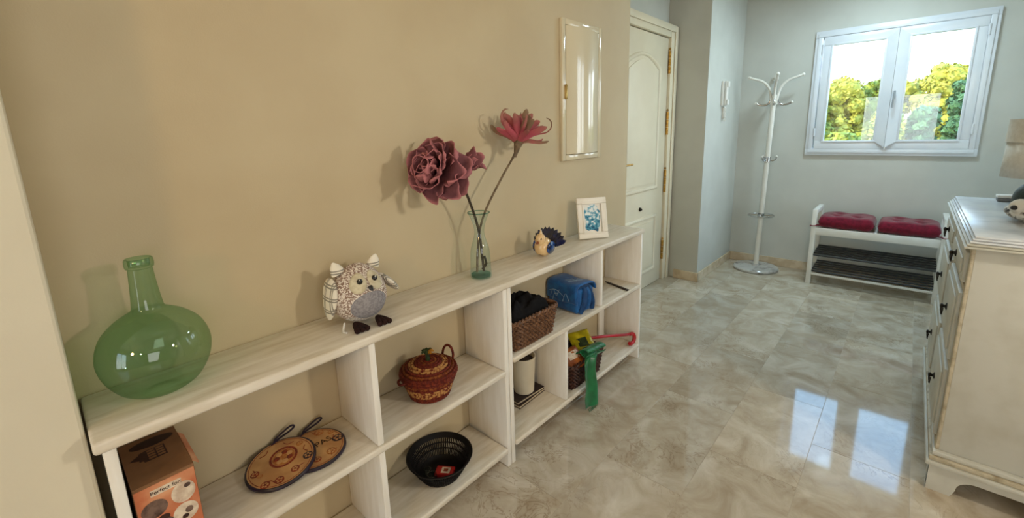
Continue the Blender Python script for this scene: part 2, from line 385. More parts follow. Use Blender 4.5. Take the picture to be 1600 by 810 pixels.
for i in range(4):
    d = .013+.006*i
    B().box(-d, W_+.004, -d, L_+d, .9335-.0085*i, .9405-.0085*i, .002).done('moulding_step', M_drtop if i < 2 else M_dr, t)
for i in range(3):
    d = .030-.007*i
    B().box(-d, W_+.002, -d, L_+d, .101+.018*i, .1185+.018*i, .004).done('base_moulding', M_dru if i == 1 else M_dr, dr)
def bracket(Ln, h=.10, foot=.075):
    pts = [(0, 0), (foot-.012, 0), (foot-.006, .012), (foot, .03)]
    for k in range(9):
        a = PI-k/8*PI/2; pts.append((foot+.05+.05*math.cos(a), .035+.04*math.sin(a)))
    right = [(Ln-a, z) for a, z in reversed(pts)]
    return pts+right+[(Ln, h), (0, h)]
B().prism([(a, z) for a, z in bracket(W_+.02)], -.018, .004, 'y').done('plinth', M_dr, dr, loc=(-.018, 0, 0))
B().prism([(a, z) for a, z in bracket(L_+.03)], -.018, .004, 'x').done('plinth', M_dr, dr, loc=(0, -.014, 0))
B().box(W_-.03, W_, .03, L_, 0, .10).done('rear_foot', M_dr, dr)
for zz in (.155, .455, .745, .885):
    B().box(-.010, .004, .001, L_-.001, zz, zz+.022, .003).done('front_rail', M_dru, dr)
for yy in (0, L_/2-.02, L_-.04):
    B().box(-.009, .004, max(yy, .0015), min(yy+.04, L_-.0015), .176, .886, .003).done('front_stile', M_dru, dr)
for z0, z1 in ((.185, .447), (.485, .737), (.775, .880)):
    for y0, y1 in ((.047, L_/2-.027), (L_/2+.027, L_-.047)):
        d = B().box(-.018, .002, y0, y1, z0, z1, .004).done('drawer', M_dr, dr)
        B().box(-.024, -.017, y0+.03, y1-.03, z0+.025, z1-.025, .004).done('drawer_field', M_dr, d)
        yc, zc = (y0+y1)/2, (z0+z1)/2
        hb = B(); hb.lathe([(0, 0), (.014, 0), (.014, .003), (.006, .006), (.006, .010), (.010, .014), (.008, .019), (0, .021)], 16, mx=T(-.0235, yc, zc) @ RY(-PI/2))
        hb.tube(spl([(-.036, yc-.02, zc-.002), (-.038, yc-.024, zc-.02), (-.036, yc, zc-.034), (-.038, yc+.024, zc-.02), (-.036, yc+.02, zc-.002)], 4), .003, 6)
        hb.done('drawer_pull', M_iron, d)

# ------------------------------------------------------------------ entrance door in the niche
M_door = pmat('cream_lacquered_door', (228, 218, 194), .3, .5, col2=(222, 211, 186), nscale=3)
M_brass = pmat('brass', (196, 152, 78), .3, .5, .9, col2=(150, 112, 54), nscale=60)
DXP = -.268; D0, D1, DHT = 2.79, 3.647, 2.03
door = struct(bpy.data.objects.new('door_1', None)); COL.objects.link(door); door.location = (DXP, D0, 0); DW = D1-D0
B().box(-.045, 0, 0, DW, .004, DHT, .003).done('door_leaf', M_door, door)
def arch_outline(y0, y1, z0, z1, rise, n=14):
    pts = [(y0, z0), (y1, z0), (y1, z1)]
    if rise:
        for k in range(1, n):
            a = k/n; pts.append((y1+(y0-y1)*a, z1+rise*math.sin(PI*a)))
    pts.append((y0, z1)); return pts
def moulding(y0, y1, z0, z1, rise, name):
    def off(d): return arch_outline(y0+d, y1-d, z0+d, z1-d, rise)
    prof = [(0, .0), (.004, .010), (.014, .014), (.024, .009), (.030, .001)]
    b = B(); loops = []
    for d, hgt in prof: loops.append([b.bm.verts.new((hgt, y, z)) for y, z in off(d)])
    for A, C in zip(loops, loops[1:]):
        for i in range(len(A)):
            j = (i+1) % len(A); b.bm.faces.new((A[i], A[j], C[j], C[i]))
    o = b.done(name, M_door, door, smooth=50)
    b = B(); b.prism(off(.055), -.001, .007, 'x'); b.done('raised_field', M_door, o, smooth=0)
moulding(.13, DW-.13, .83, 1.80, .085, 'upper_panel_moulding')
moulding(.13, DW-.13, .13, .62, 0, 'lower_panel_moulding')
for k, (z0, z1) in enumerate(((1.76, 1.94), (1.27, 1.46), (.785, .98), (.19, .365))):
    hb = B()
    for j in range(3):
        hb.lathe([(0, 0), (.011, 0), (.011, (z1-z0)/3-.004), (0, (z1-z0)/3-.004)], 12, (.012, DW+.004, z0+j*(z1-z0)/3))
    hb.lathe([(0, 0), (.008, .004), (.010, .012), (0, .022)], 10, (.012, DW+.004, z1)); hb.done('hinge', M_brass, door)
B().lathe([(0, 0), (.013, 0), (.013, .005), (.007, .007), (0, .005)], 16, mx=T(0, .428, 1.505) @ RY(PI/2)).done('peephole', M_iron, door)
B().lathe([(0, 0), (.016, 0), (.014, .012), (.007, .013), (.007, .02), (0, .02)], 16, mx=T(0, .428, .695) @ RY(PI/2)).done('centre_knob', M_iron, door)
hb = B(); hb.box(0, .008, .05, .085, 1.0, 1.16, .003); hb.tube(spl([(.008, .067, 1.067), (.045, .067, 1.067), (.05, .09, 1.067), (.05, .19, 1.067)], 5), .008, 8); hb.done('door_handle', M_brass, door)
fr = B()
fr.box(-.06, .022, DW+.006, DW+.105, 0, DHT+.09, .006); fr.box(-.06, .022, -.105, -.006, 0, DHT+.09, .006); fr.box(-.06, .022, -.006, DW+.006, DHT+.006, DHT+.09, .006)
fo = fr.done('door_frame', M_door, door)
fr = B(); fr.box(.022, .034, DW+.06, DW+.112, 0, DHT+.10, .005); fr.box(.022, .034, -.112, -.06, 0, DHT+.10, .005); fr.box(.022, .034, -.06, DW+.06, DHT+.05, DHT+.10, .005)
fr.done('casing_bead', M_door, fo)

# ------------------------------------------------------------------ meter cupboard on the left wall
M_panel = pmat('cream_gloss_lacquer', (214, 202, 174), .10, .55, col2=(209, 196, 167), nscale=2, coat=.5)
PY0, PY1, PZ0, PZ1 = 1.782, 2.137, 1.176, 1.840
mp = thing('wall_cupboard', 'cream glossy bowed meter cupboard door on the wall above the picture frame', 'wall cupboard', (0, PY0, PZ0)); PW, PH = PY1-PY0, PZ1-PZ0
fr = B(); w = .028
fr.box(.0005, .018, 0, w, 0, PH, .003); fr.box(.0005, .018, PW-w, PW, 0, PH, .003); fr.box(.0005, .018, w, PW-w, 0, w, .003); fr.box(.0005, .018, w, PW-w, PH-w, PH, .003)
fr.done('cupboard_frame', M_panel, mp)
b = B()
def pf(u, v): return (.018+.024*math.sin(PI*u)**.8 if 0 < u < 1 else .018, w+.003+u*(PW-2*w-.006), w+.003+v*(PH-2*w-.006))
vs = b.grid(pf, 24, 1)
bot = [vs[i][0] for i in range(25)]; top = [vs[i][1] for i in range(25)]
b2 = [b.bm.verts.new((.002, v.co.y, v.co.z)) for v in bot]; t2 = [b.bm.verts.new((.002, v.co.y, v.co.z)) for v in top]
for i in range(24): b.bm.faces.new((bot[i], bot[i+1], b2[i+1], b2[i])); b.bm.faces.new((top[i], top[i+1], t2[i+1], t2[i]))
b.bm.faces.new((bot[0], top[0], t2[0], b2[0])); b.bm.faces.new((bot[-1], top[-1], t2[-1], b2[-1]))
pd = b.done('cupboard_door', M_panel, mp, smooth=30)
B().box(.018, .032, .016, .026, .295, .365, .004).done('latch', pmat('latch_gold', (214, 186, 120), .25, .5, .7, col2=(180, 150, 90), nscale=30), pd)

# ------------------------------------------------------------------ intercom
M_plas = pmat('white_plastic', (228, 226, 220), .35, .5, col2=(222, 219, 212), nscale=5)
M_dark = pmat('dark_plastic', (42, 42, 44), .4, .5, col2=(30, 30, 32), nscale=8)
ic = thing('intercom', 'white wall intercom handset with curly cord on the column beside the coat stand', 'intercom', (.0155, 4.10, 1.50))
B().box(0, .022, 0, .095, 0, .205, .005).done('back_plate', M_plas, ic)
hs = B(); hs.box(.024, .046, .008, .050, .0, .205, .007, 3); hs.box(.046, .056, .008, .050, .005, .05, .004); hs.box(.046, .056, .008, .050, .155, .20, .004); ho = hs.done('handset', M_plas, ic)
B().box(.022, .026, .062, .085, .10, .17, .002).done('grille', M_dark, ic)
for k in range(2): B().box(.022, .027, .066, .081, .04+.025*k, .055+.025*k, .002).done('button', M_plas, ic)
pts = []
for k in range(60):
    a = k/59; base = Vector((.03, .03+.03*a, -.02-.11*math.sin(PI*a)))
    pts.append(base+Vector((.006*math.cos(k*1.3), .006*math.sin(k*1.3), 0)))
B().tube(pts, .0025, 5).done('curly_cord', M_plas, ic)
B().box(0, .02, .055, .10, -.11, -.008, .004).done('junction_box', M_plas, ic)

# ------------------------------------------------------------------ coat stand
M_stand = pmat('cream_metal', (226, 223, 214), .3, .5, col2=(218, 214, 204), nscale=5)
M_marb2 = pmat('grey_white_marble', (196, 194, 190), .2, .5, col2=(120, 116, 112), nscale=16, ramp=(.52, .72), detail=8)
cs = thing('coat_stand', 'tall cream and chrome coat stand with round marble base in the corner', 'coat stand', (.31, 4.468, 0))
lean = .035
def cl(z): return lean*z/1.74
B().lathe([(0, .0005), (.18, .0005), (.188, .006), (.188, .020), (.180, .028), (.03, .032), (.028, .05), (0, .05)], 48).done('marble_base', M_marb2, cs)
B().tube([(cl(.03), 0, .03), (cl(1.58), 0, 1.58)], .021, 20).done('pole', M_stand, cs)
B().tube([(cl(1.55), 0, 1.55), (cl(1.70), 0, 1.70)], .017, 16).done('neck_post', M_chrome, cs)
B().ball((cl(1.72), 0, 1.72), .022, 16, 10).done('finial', M_stand, cs)
for k in range(4):
    a = PI/4*0.35+k*PI/2; ca, sa = math.cos(a), math.sin(a); bx = cl(1.6)
    pts = [(.018, 1.50), (.028, 1.58), (.05, 1.65), (.10, 1.70), (.165, 1.725), (.195, 1.735)]
    o = B().tube(spl([(bx+r*ca, r*sa, z) for r, z in pts], 6), .0105, 10).done('upper_arm', M_stand, cs)
    B().ball((bx+.20*ca, .20*sa, 1.737), .014, 12, 8).done('arm_tip', M_stand, o)
    pts = [(.018, 1.56), (.035, 1.515), (.065, 1.497), (.105, 1.500), (.130, 1.512)]
    o = B().tube(spl([(bx+r*ca, r*sa, z) for r, z in pts], 6), .009, 10).done('lower_hook', M_chrome, cs)
    B().ball((bx+.134*ca, .134*sa, 1.515), .012, 12, 8).done('hook_tip', M_stand, o)
bx = cl(1.03); B().lathe([(.022, 1.005), (.026, 1.005), (.026, 1.045), (.022, 1.045)], 20, (bx, 0, 0)).done('hook_collar', M_chrome, cs)
for k in range(3):
    a = .15+k*2*PI/3; ca, sa = math.cos(a), math.sin(a)
    o = B().tube(spl([(bx+r*ca, r*sa, z) for r, z in ((.022, 1.02), (.04, 1.012), (.06, 1.022), (.07, 1.045))], 5), .006, 8).done('small_hook', M_chrome, cs)
    B().ball((bx+.071*ca, .071*sa, 1.05), .010, 10, 8).done('hook_knob', M_stand, o)
bx = cl(.51); B().tube([(bx+.105*math.cos(2*PI*k/40), .105*math.sin(2*PI*k/40), .515) for k in range(40)], .006, 8, closed=True).done('umbrella_ring', M_chrome, cs)
B().lathe([(.022, .495), (.027, .495), (.027, .535), (.022, .535)], 20, (bx, 0, 0)).done('ring_collar', M_chrome, cs)
for k in range(2): B().tube([(bx+(.02 if k else -.02), 0, .515), (bx+(.104 if k else -.104), 0, .515)], .005, 8).done('ring_bracket', M_chrome, cs)

# ------------------------------------------------------------------ bench with cushions
M_bench = pmat('white_painted_bench', (230, 230, 226), .4, .45, col2=(222, 222, 216), nscale=6)
M_rod = pmat('black_rod', (28, 32, 34), .35, .5, col2=(20, 22, 24), nscale=10)
bn = thing('shoe_bench', 'white bench with two black rod shoe racks below the window', 'bench', (.735, 4.285, 0)); BW, BD = .812, .335
for x0 in (0, BW-.034):
    B().box(x0, x0+.034, 0, .034, 0, .635, .003).done('front_leg', M_bench, bn)
    B().box(x0, x0+.034, BD-.034, BD, 0, .635, .003).done('back_leg', M_bench, bn)
    B().box(x0, x0+.034, .034, BD-.034, .60, .633, .003).done('armrest', M_bench, bn)
    for zz in (.085, .225): B().box(x0+.008, x0+.026, .034, BD-.034, zz, zz+.03, .003).done('side_rail', M_bench, bn)
B().box(.034, BW-.034, .004, .028, .425, .487, .003).done('front_rail', M_bench, bn)
B().box(.034, BW-.034, BD-.028, BD-.004, .425, .487, .003).done('back_rail', M_bench, bn)
for k in range(6):
    y = .032+k*.0455; B().box(.034, BW-.034, y, y+.04, .468, .486, .002).done('seat_slat', M_bench, bn)
for row, z0 in enumerate((.115, .253)):
    for k in range(6):
        y = .012+k*.058; B().tube([(.030, y, z0+.004*k), (BW-.030, y, z0+.004*k)], .008, 10).done('shoe_rod', M_rod, bn)
B().box(.034, BW-.034, .004, .02, .080, .098, .002).done('lower_rail', M_bench, bn)
M_cush = pmat('burgundy_fabric', (124, 16, 44), .85, .2, col2=(98, 10, 34), nscale=40, bump=(180, .4), sheen=.3)
for ci, (x0, x1, lb) in enumerate(((.772, 1.142, 'burgundy tufted seat cushion on the bench, the one nearer the coat stand'), (1.150, 1.512, 'burgundy tufted seat cushion on the bench, the one nearer the dresser'))):
    c = thing('seat_cushion', lb, 'cushion', ((x0+x1)/2, 4.440, .4875), group='burgundy cushions on the bench')
    hx, hy, ht = (x1-x0)/2, .160, .100
    b = B()
    def top(u, v, sgn=1, hx=hx, hy=hy, ht=ht):
        a, bb = 2*u-1, 2*v-1
        e = (1-abs(a)**9)**.45*(1-abs(bb)**9)**.45
        z = ht*.5*e
        for tx in (-.33, .33):
            for ty in (-.33, .33): z -= .014*math.exp(-((a-tx)**2+(bb-ty)**2)/.03)
        z += .006*math.sin(7*a+3*bb)*e*.6
        return Vector((hx*a*(1-.03*abs(bb)**2), -hy*1.0*bb, ht*.5+sgn*max(z, 0)))
    b.grid(lambda u, v: top(u, v, 1), 28, 24); b.grid(lambda u, v: top(u, v, -1) if True else 0, 28, 24)
    bmesh.ops.remove_doubles(b.bm, verts=b.bm.verts[:], dist=.0008)
    b.done('cushion_pad', M_cush, c, smooth=70)
    for tx in (-.33, .33):
        for ty in (-.33, .33): B().ball((hx*tx, hy*ty, ht*.5+.036), (.008, .008, .004), 10, 6).done('tuft_button', M_cush, c)
    sx = -1 if ci == 0 else 1
    xo = sx*hx; edge = (.735-.0015-(x0+x1)/2) if ci == 0 else (1.547+.0015-(x0+x1)/2)
    B().tube(spl([(xo-.02*sx, -.145, .02), (xo+.004*sx, -.150, .018), (edge-.03*sx, -.1625, .014), (edge, -.1625, .012), (edge+.001*sx, -.140, .012)], 5), .004, 6, flat=2).done('cushion_tie', M_cush, c)

# ------------------------------------------------------------------ lamp, figurine and small box on the dresser
M_shade = pmat('lamp_shade_linen', (214, 211, 202), .8, .2, col2=(206, 202, 192), nscale=60, bump=(200, .2))
lp = thing('table_lamp', 'table lamp with pale linen drum shade on the far end of the dresser', 'lamp', (1.745, 2.90, .9495))
B().lathe([(0, 0), (.06, 0), (.062, .008), (.03, .016), (.016, .03), (.026, .06), (.016, .095), (.009, .11), (.009, .15), (0, .15)], 28).done('lamp_base', M_dr, lp)
B().lathe([(.155, .122), (.151, .272)], 48).done('lamp_shade', M_shade, lp, solid=.003)
B().lathe([(.1525, .272), (.158, .272), (.156, .368), (.1505, .368), (.1525, .272)], 48).done('shade_upper_band', M_shade, lp)
M_green = pmat('dark_green_fabric', (26, 52, 42), .55, .4, col2=(16, 36, 30), nscale=30, bump=(120, .4))
M_speck = pmat('speckled_white_fabric', (214, 212, 206), .7, .3, col2=(60, 58, 56), nscale=55, ramp=(.5, .66), bump=(90, .5))
fg = thing('figurine', 'dark green capped figurine with speckled white body on the dresser top', 'figurine', (1.652, 2.42, .9495))
B().ball((0, 0, .036), (.085, .115, .036), 28, 14, fn=lambda c: c+Vector((0, 0, .004*math.sin(60*c.x)*math.cos(50*c.y)))).done('figurine_body', M_speck, fg)
B().ball((0, .01, .075), (.070, .090, .080), 28, 16, fn=lambda c: Vector((c.x, c.y, max(c.z, -.04)))).done('figurine_cap', M_green, fg)
B().ball((-.052, -.065, .062), (.030, .026, .028), 18, 12).done('figurine_muzzle', pmat('white_fabric', (222, 220, 214), .7, .3, col2=(206, 203, 196), nscale=30), fg)
B().ball((-.070, -.083, .060), (.010, .010, .009), 12, 8).done('figurine_nose', M_dark, fg)
B().tube(spl([(.02, -.05, .152), (.0, 0, .162), (.02, .05, .155)], 5), .006, 8).done('figurine_piping', M_speck, fg)
sb = thing('small_box', 'small white and grey box lying at the far edge of the dresser top', 'box', (1.655, 3.0, .9495))
B().box(-.05, .05, -.03, .03, 0, .016, .002).done('box_tray', pmat('grey_card', (120, 122, 124), .5, .4, col2=(108, 110, 112), nscale=20), sb)
B().box(-.052, .052, -.032, .032, .0165, .028, .002).done('box_lid', M_plas, sb)

# ------------------------------------------------------------------ demijohn bottle
M_gg = thin_glass('green_bottle_glass', (.70, .85, .71), .02, 1.5)
bt = thing('demijohn', 'large round green glass demijohn bottle on the near end of the shelf board', 'bottle', (.104, .131, H+.0005))
prof = [(0, .008), (.02, .004), (.036, 0), (.052, .006), (.074, .022), (.093, .054), (.101, .088), (.098, .117), (.086, .145), (.064, .168), (.042, .182), (.030, .190), (.0268, .204), (.0235, .24), (.021, .282)]
pp = [(p.x, p.z) for p in spl([(r, 0, z) for r, z in prof], 4)]
B().lathe([(max(r, 0), z) for r, z in pp], 64).done('bottle_body', M_gg, bt, smooth=80)
B().lathe([(.0215, .281), (.0245, .283), (.0255, .291), (.0245, .300), (.0225, .303), (.0190, .301), (.0180, .285)], 40).done('bottle_lip', M_gg, bt, smooth=80)

# ------------------------------------------------------------------ stuffed owl
M_knit = pmat('brown_cream_knit', (222, 210, 196), .9, .2, col2=(120, 92, 78), nscale=150, ramp=(.47, .56), bump=(160, .9))
def check_mat(name, c1, c2, sc, bumpv=.8):
    mt = pmat(name, c1, .9, .2, bump=(300, bumpv)); n = mt.node_tree.nodes; l = mt.node_tree.links
    tc = n.new('ShaderNodeTexCoord'); vo = n.new('ShaderNodeTexVoronoi'); vo.inputs['Scale'].default_value = sc
    mp_ = n.new('ShaderNodeMapping'); mp_.inputs['Scale'].default_value = (.8, .8, 1.3); l.new(tc.outputs['Object'], mp_.inputs[0]); l.new(mp_.outputs[0], vo.inputs['Vector'])
    cr = n.new('ShaderNodeValToRGB'); cr.color_ramp.elements[0].position = .40; cr.color_ramp.elements[0].color = lin(c1); cr.color_ramp.elements[1].position = .60; cr.color_ramp.elements[1].color = lin(c2)
    l.new(vo.outputs['Distance'], cr.inputs[0]); l.new(cr.outputs[0], n['Principled BSDF'].inputs['Base Color']); return mt
M_knit = check_mat('brown_cream_knit', (228, 218, 206), (142, 116, 102), 240)
M_knit2 = check_mat('pale_knit', (226, 218, 206), (176, 166, 158), 240)
def plaid_mat():
    mt = pmat('plaid_fabric', (226, 218, 202), .9, .2); n = mt.node_tree.nodes; l = mt.node_tree.links
    tc = n.new('ShaderNodeTexCoord'); sx = n.new('ShaderNodeSeparateXYZ'); l.new(tc.outputs['Object'], sx.inputs[0])
    facs = []
    for ax, per in (('X', .034), ('Z', .036)):
        d = n.new('ShaderNodeMath'); d.operation = 'DIVIDE'; d.inputs[1].default_value = per; l.new(sx.outputs[ax], d.inputs[0])
        f = n.new('ShaderNodeMath'); f.operation = 'FRACT'; l.new(d.outputs[0], f.inputs[0])
        cr = n.new('ShaderNodeValToRGB'); cr.color_ramp.interpolation = 'CONSTANT'
        cr.color_ramp.elements[0].color = (0, 0, 0, 1); cr.color_ramp.elements[1].position = .40; cr.color_ramp.elements[1].color = (.7, .7, .7, 1)
        for p, v in ((.52, 0), (.62, .7), (.72, 0)):
            e = cr.color_ramp.elements.new(p); e.color = (v, v, v, 1)
        l.new(f.outputs[0], cr.inputs[0]); facs.append(cr)
    mxm = n.new('ShaderNodeMath'); mxm.operation = 'MAXIMUM'; l.new(facs[0].outputs[0], mxm.inputs[0]); l.new(facs[1].outputs[0], mxm.inputs[1])
    mx = n.new('ShaderNodeMix'); mx.data_type = 'RGBA'; l.new(mxm.outputs[0], mx.inputs['Factor']); mx.inputs['A'].default_value = lin((228, 220, 204)); mx.inputs['B'].default_value = lin((70, 62, 52))
    l.new(mx.outputs['Result'], n['Principled BSDF'].inputs['Base Color']); return mt
M_plaid = plaid_mat()
M_felt = pmat('grey_felt', (150, 146, 148), .95, .1, col2=(128, 124, 128), nscale=160, bump=(300, .4))
M_eyer = pmat('beige_felt', (206, 196, 168), .9, .15, col2=(190, 178, 150), nscale=80)
M_brown = pmat('dark_brown_felt', (46, 26, 22), .9, .2, col2=(34, 18, 16), nscale=60)
M_black = pmat('glossy_black', (12, 12, 12), .08, .6, col2=(16, 16, 16), nscale=5)
ow = thing('stuffed_owl', 'stuffed fabric owl with plaid wings and big eyes on the shelf board', 'soft toy', (.118, .606, H+.0005), math.radians(-5))
def owlbody(c, k=1.0):
    z = c.z; w = 1+.14*(-z/.082) if z < 0 else 1-.10*(z/.082)
    return Vector((c.x*w, c.y*w, c.z))
OZ = .092
B().ball((0, 0, OZ), (.074, .080, .086), 36, 24, fn=owlbody).done('owl_body', M_knit, ow)
def patch(yaw0, yaw1, p0, p1, off, name, mat, round_=True, n=16):
    b = B(); bulge = off
    def f(u, v):
        a, q = 2*u-1, 2*v-1
        if round_:
            # square to disc
            aa = a*math.sqrt(max(0, 1-q*q/2)); qq = q*math.sqrt(max(0, 1-a*a/2)); a, q = aa, qq
        ya = (yaw0+yaw1)/2+(yaw1-yaw0)/2*a; pi_ = (p0+p1)/2+(p1-p0)/2*q
        d = Vector((math.cos(pi_)*math.cos(ya), math.cos(pi_)*math.sin(ya), math.sin(pi_)))
        edge = 1-min(1, (a*a+q*q))
        c = owlbody(Vector((d.x*.074, d.y*.080, d.z*.086)))
        return c+d*(bulge*(.25+.75*edge**.4))+Vector((0, 0, OZ))
    b.grid(f, n, n); return b.done(name, mat, ow, smooth=80)
R_ = math.radians
patch(R_(-40), R_(48), R_(-52), R_(10), .0035, 'belly_patch', M_felt)
patch(R_(-75), R_(75), R_(-82), R_(-36), .002, 'lower_belly', M_knit2)
for s in (-1, 1):
    e = patch(R_(3+s*23-21), R_(3+s*23+21), R_(10), R_(52), .006, 'eye_ring', M_eyer, n=12)
    ya, pi_ = R_(3+s*19), R_(32); d = Vector((math.cos(pi_)*math.cos(ya), math.cos(pi_)*math.sin(ya), math.sin(pi_)))
    c = owlbody(Vector((d.x*.074, d.y*.08, d.z*.086)))+Vector((0, 0, OZ))
    B().ball(c+d*.006, (.0085, .0085, .0085), 16, 10).done('eye', M_black, e)
    B().ball(c+d*.013+Vector((.001, -.002, .003)), .0018, 8, 6).done('eye_glint', M_plas, e)
    # ears
    eb = B(); bx_, by_, bz_ = -.004, s*.052, OZ+.066
    eb.lathe([(.020, 0), (.019, .012), (.013, .026), (.004, .036), (0, .038)], 14, mx=T(bx_, by_, bz_) @ RX(-s*R_(20)) @ S(.6, 1, 1)); eb.done('ear', M_plaid, ow)
    # wings
    wb = B()
    wb.ball((-.012, s*.080, OZ-.006) if s < 0 else (-.006, .100, OZ+.004), (.044, .014, .062) if s < 0 else (.036, .012, .044), 20, 14, mx=RX(R_(-8) if s < 0 else R_(42)), fn=lambda c: Vector((c.x*(1+.3*c.z/.06), c.y, c.z))); wb.done('wing', M_plaid, ow)
    fb = B()
    for k in (-1, 0, 1): fb.tube(spl([(.040, s*.034, .010), (.068, s*.034+k*.010, .010), (.088, s*.034+k*.016, .0075)], 4), [.009]*4+[.008]*4+[.007], 8)
    fb.done('foot', M_brown, ow)
B().lathe([(.007, 0), (.005, .010), (0, .018)], 10, mx=T(.0745, .005, OZ+.030) @ RY(R_(118))).done('beak', M_dark, ow)
B().tube(spl([(.030, -.062, .020), (.040, -.070, .008), (.050, -.074, .003), (.062, -.070, .003)], 5), .003, 6).done('label_loop', M_plas, ow)

# ------------------------------------------------------------------ glass vase and two artificial flowers
M_vg = thin_glass('aqua_vase_glass', (.87, .95, .94), .01, 1.5)
VX, VY = .112, 1.112
va = thing('glass_vase', 'clear aqua glass vase with pinched waist on the shelf board', 'vase', (VX, VY, H+.0005))
vp = [(.039, .0), (.0405, .010), (.0385, .045), (.0375, .085), (.034, .115), (.025, .145), (.0188, .172), (.0200, .195), (.0275, .222), (.0380, .246), (.0410, .252)]
vp = [(p.x, p.z) for p in spl([(r, 0, z) for r, z in vp], 4)]
B().lathe([(0, .0)]+vp, 48).done('vase_wall', M_vg, va, smooth=80)
B().tube([(.041*math.cos(2*PI*k/48), .041*math.sin(2*PI*k/48), .252) for k in range(48)], .0018, 6, closed=True).done('vase_rim', thin_glass('aqua_glass_rim', (.30, .62, .56), .02), va)
B().lathe([(0, .004), (.036, .004), (.037, .014), (.03, .017), (0, .013)], 40).done('vase_foot', thin_glass('aqua_glass_foot', (.42, .70, .64), .02), va, smooth=60)
M_stem = pmat('stem_brown', (74, 62, 46), .7, .3, col2=(46, 38, 30), nscale=50, bump=(80, .5))
M_stem2 = pmat('stem_tan', (122, 104, 82), .75, .3, col2=(92, 78, 60), nscale=50, bump=(80, .5))
M_petal = attr_mat('dusty_rose_petal', (64, 31, 40), (184, 116, 120), .8, nz=(45, .35))
M_petal2 = attr_mat('pink_tan_petal', (130, 108, 86), (180, 84, 98), .8, nz=(40, .3))
def set_tone(o, tones):
    at = o.data.attributes.new('tone', 'FLOAT', 'POINT')
    for i, v in enumerate(tones): at.data[i].value = v
def petal_obj(parent, name, mat, mx, L, Wd, cup, curl, wav, seed, edge=1.15):
    rnd = random.Random(seed); ph = rnd.uniform(0, 6)
    nu, nv = 14, 16; b = B(); tones = []
    def f(u, v):
        a = 2*u-1; t = v
        wd = Wd*(min(1, .12+t*1.25)**.7)*(1-.30*max(0, (t-.7)/.3)**2)
        x = a*wd; y = t*L*(1-.22*abs(a)**2.5*t)
        z = cup*L*(a*a)*.5*math.sin(PI*t*.5)+curl*L*t*t+wav*L*math.sin(ph+5*t+3*a)*t*.35+.07*L*math.sin(ph*2+13*t+8*a)*(.25+abs(a)**3)*t
        y2 = y*(1-.25*abs(curl)*t)
        tones.append(min(1, max(0, .16+edge*(abs(a)**6)*.75*t+edge*max(0, t-.88)*5+.10*t)))
        return mx @ Vector((x, y2, z))
    b.grid(f, nu, nv); o = b.done(name, mat, parent, smooth=80, solid=.0016); set_tone(o, tones); return o
def frame_z(d, roll=0):
    d = Vector(d).normalized(); return d.to_track_quat('Z', 'Y').to_matrix().to_4x4() @ RZ(roll)
# flower with the big rose head
HX, HY, HZ = .140, .888, 1.212
f1 = thing('artificial_rose', 'dusty burgundy artificial rose with large ruffled petals leaning left in the vase', 'artificial flower', (VX, VY, H+.012))
rel = lambda x, y, z: (x-VX, y-VY, z-H-.012)
B().tube(spl([rel(.118, 1.122, .800), rel(.118, 1.116, .86), rel(.113, 1.110, .955), rel(.112, 1.085, 1.04), rel(.125, 1.035, 1.13), rel(.138, .985, 1.188), rel(.146, .945, 1.203)], 6), .0048, 8).done('stem', M_stem, f1)
B().tube(spl([rel(.108, 1.124, .806), rel(.126, 1.128, .83), rel(.121, 1.124, .86)], 6), .0045, 8).done('stem_loop', M_stem, f1)
axis = Vector((.16, -.93, .30)).normalized()
base = Vector(rel(HX, HY+.035, HZ-.012))
k = 0
for ringn, (cnt, tilt, L, Wd, cup, curl, off) in enumerate(((3, 8, .075, .032, .9, .15, .02), (5, 26, .090, .044, .8, .05, .014), (6, 48, .108, .054, .55, -.10, .008), (7, 72, .120, .058, .35, -.25, .0), (5, 100, .112, .056, .25, -.35, -.004))):
    for i in range(cnt):
        rnd = random.Random(100+k)
        az = 2*PI*i/cnt+ringn*.7+rnd.uniform(-.18, .18); ti = R_(tilt+rnd.uniform(-9, 9))
        mx = Matrix.Translation(base+axis*off) @ frame_z(axis) @ RZ(az) @ RX(PI/2-ti) @ S(1, 1, 1)
        petal_obj(f1, 'petal', M_petal, mx, L*rnd.uniform(.92, 1.1), Wd*rnd.uniform(.9, 1.15), cup, curl*rnd.uniform(.6, 1.3), .24, 200+k); k += 1
bud = Vector(rel(.160, .972, 1.200)); baxis = Vector((.05, .93, .34)).normalized()
for i in range(5):
    mx = Matrix.Translation(bud) @ frame_z(baxis) @ RZ(2*PI*i/5) @ RX(PI/2-R_(17))
    petal_obj(f1, 'petal', M_petal, mx, .115, .032, .5, -.12, .14, 400+i)
B().ball(base-axis*.006, (.014, .014, .014), 12, 8).done('calyx', M_stem, f1)
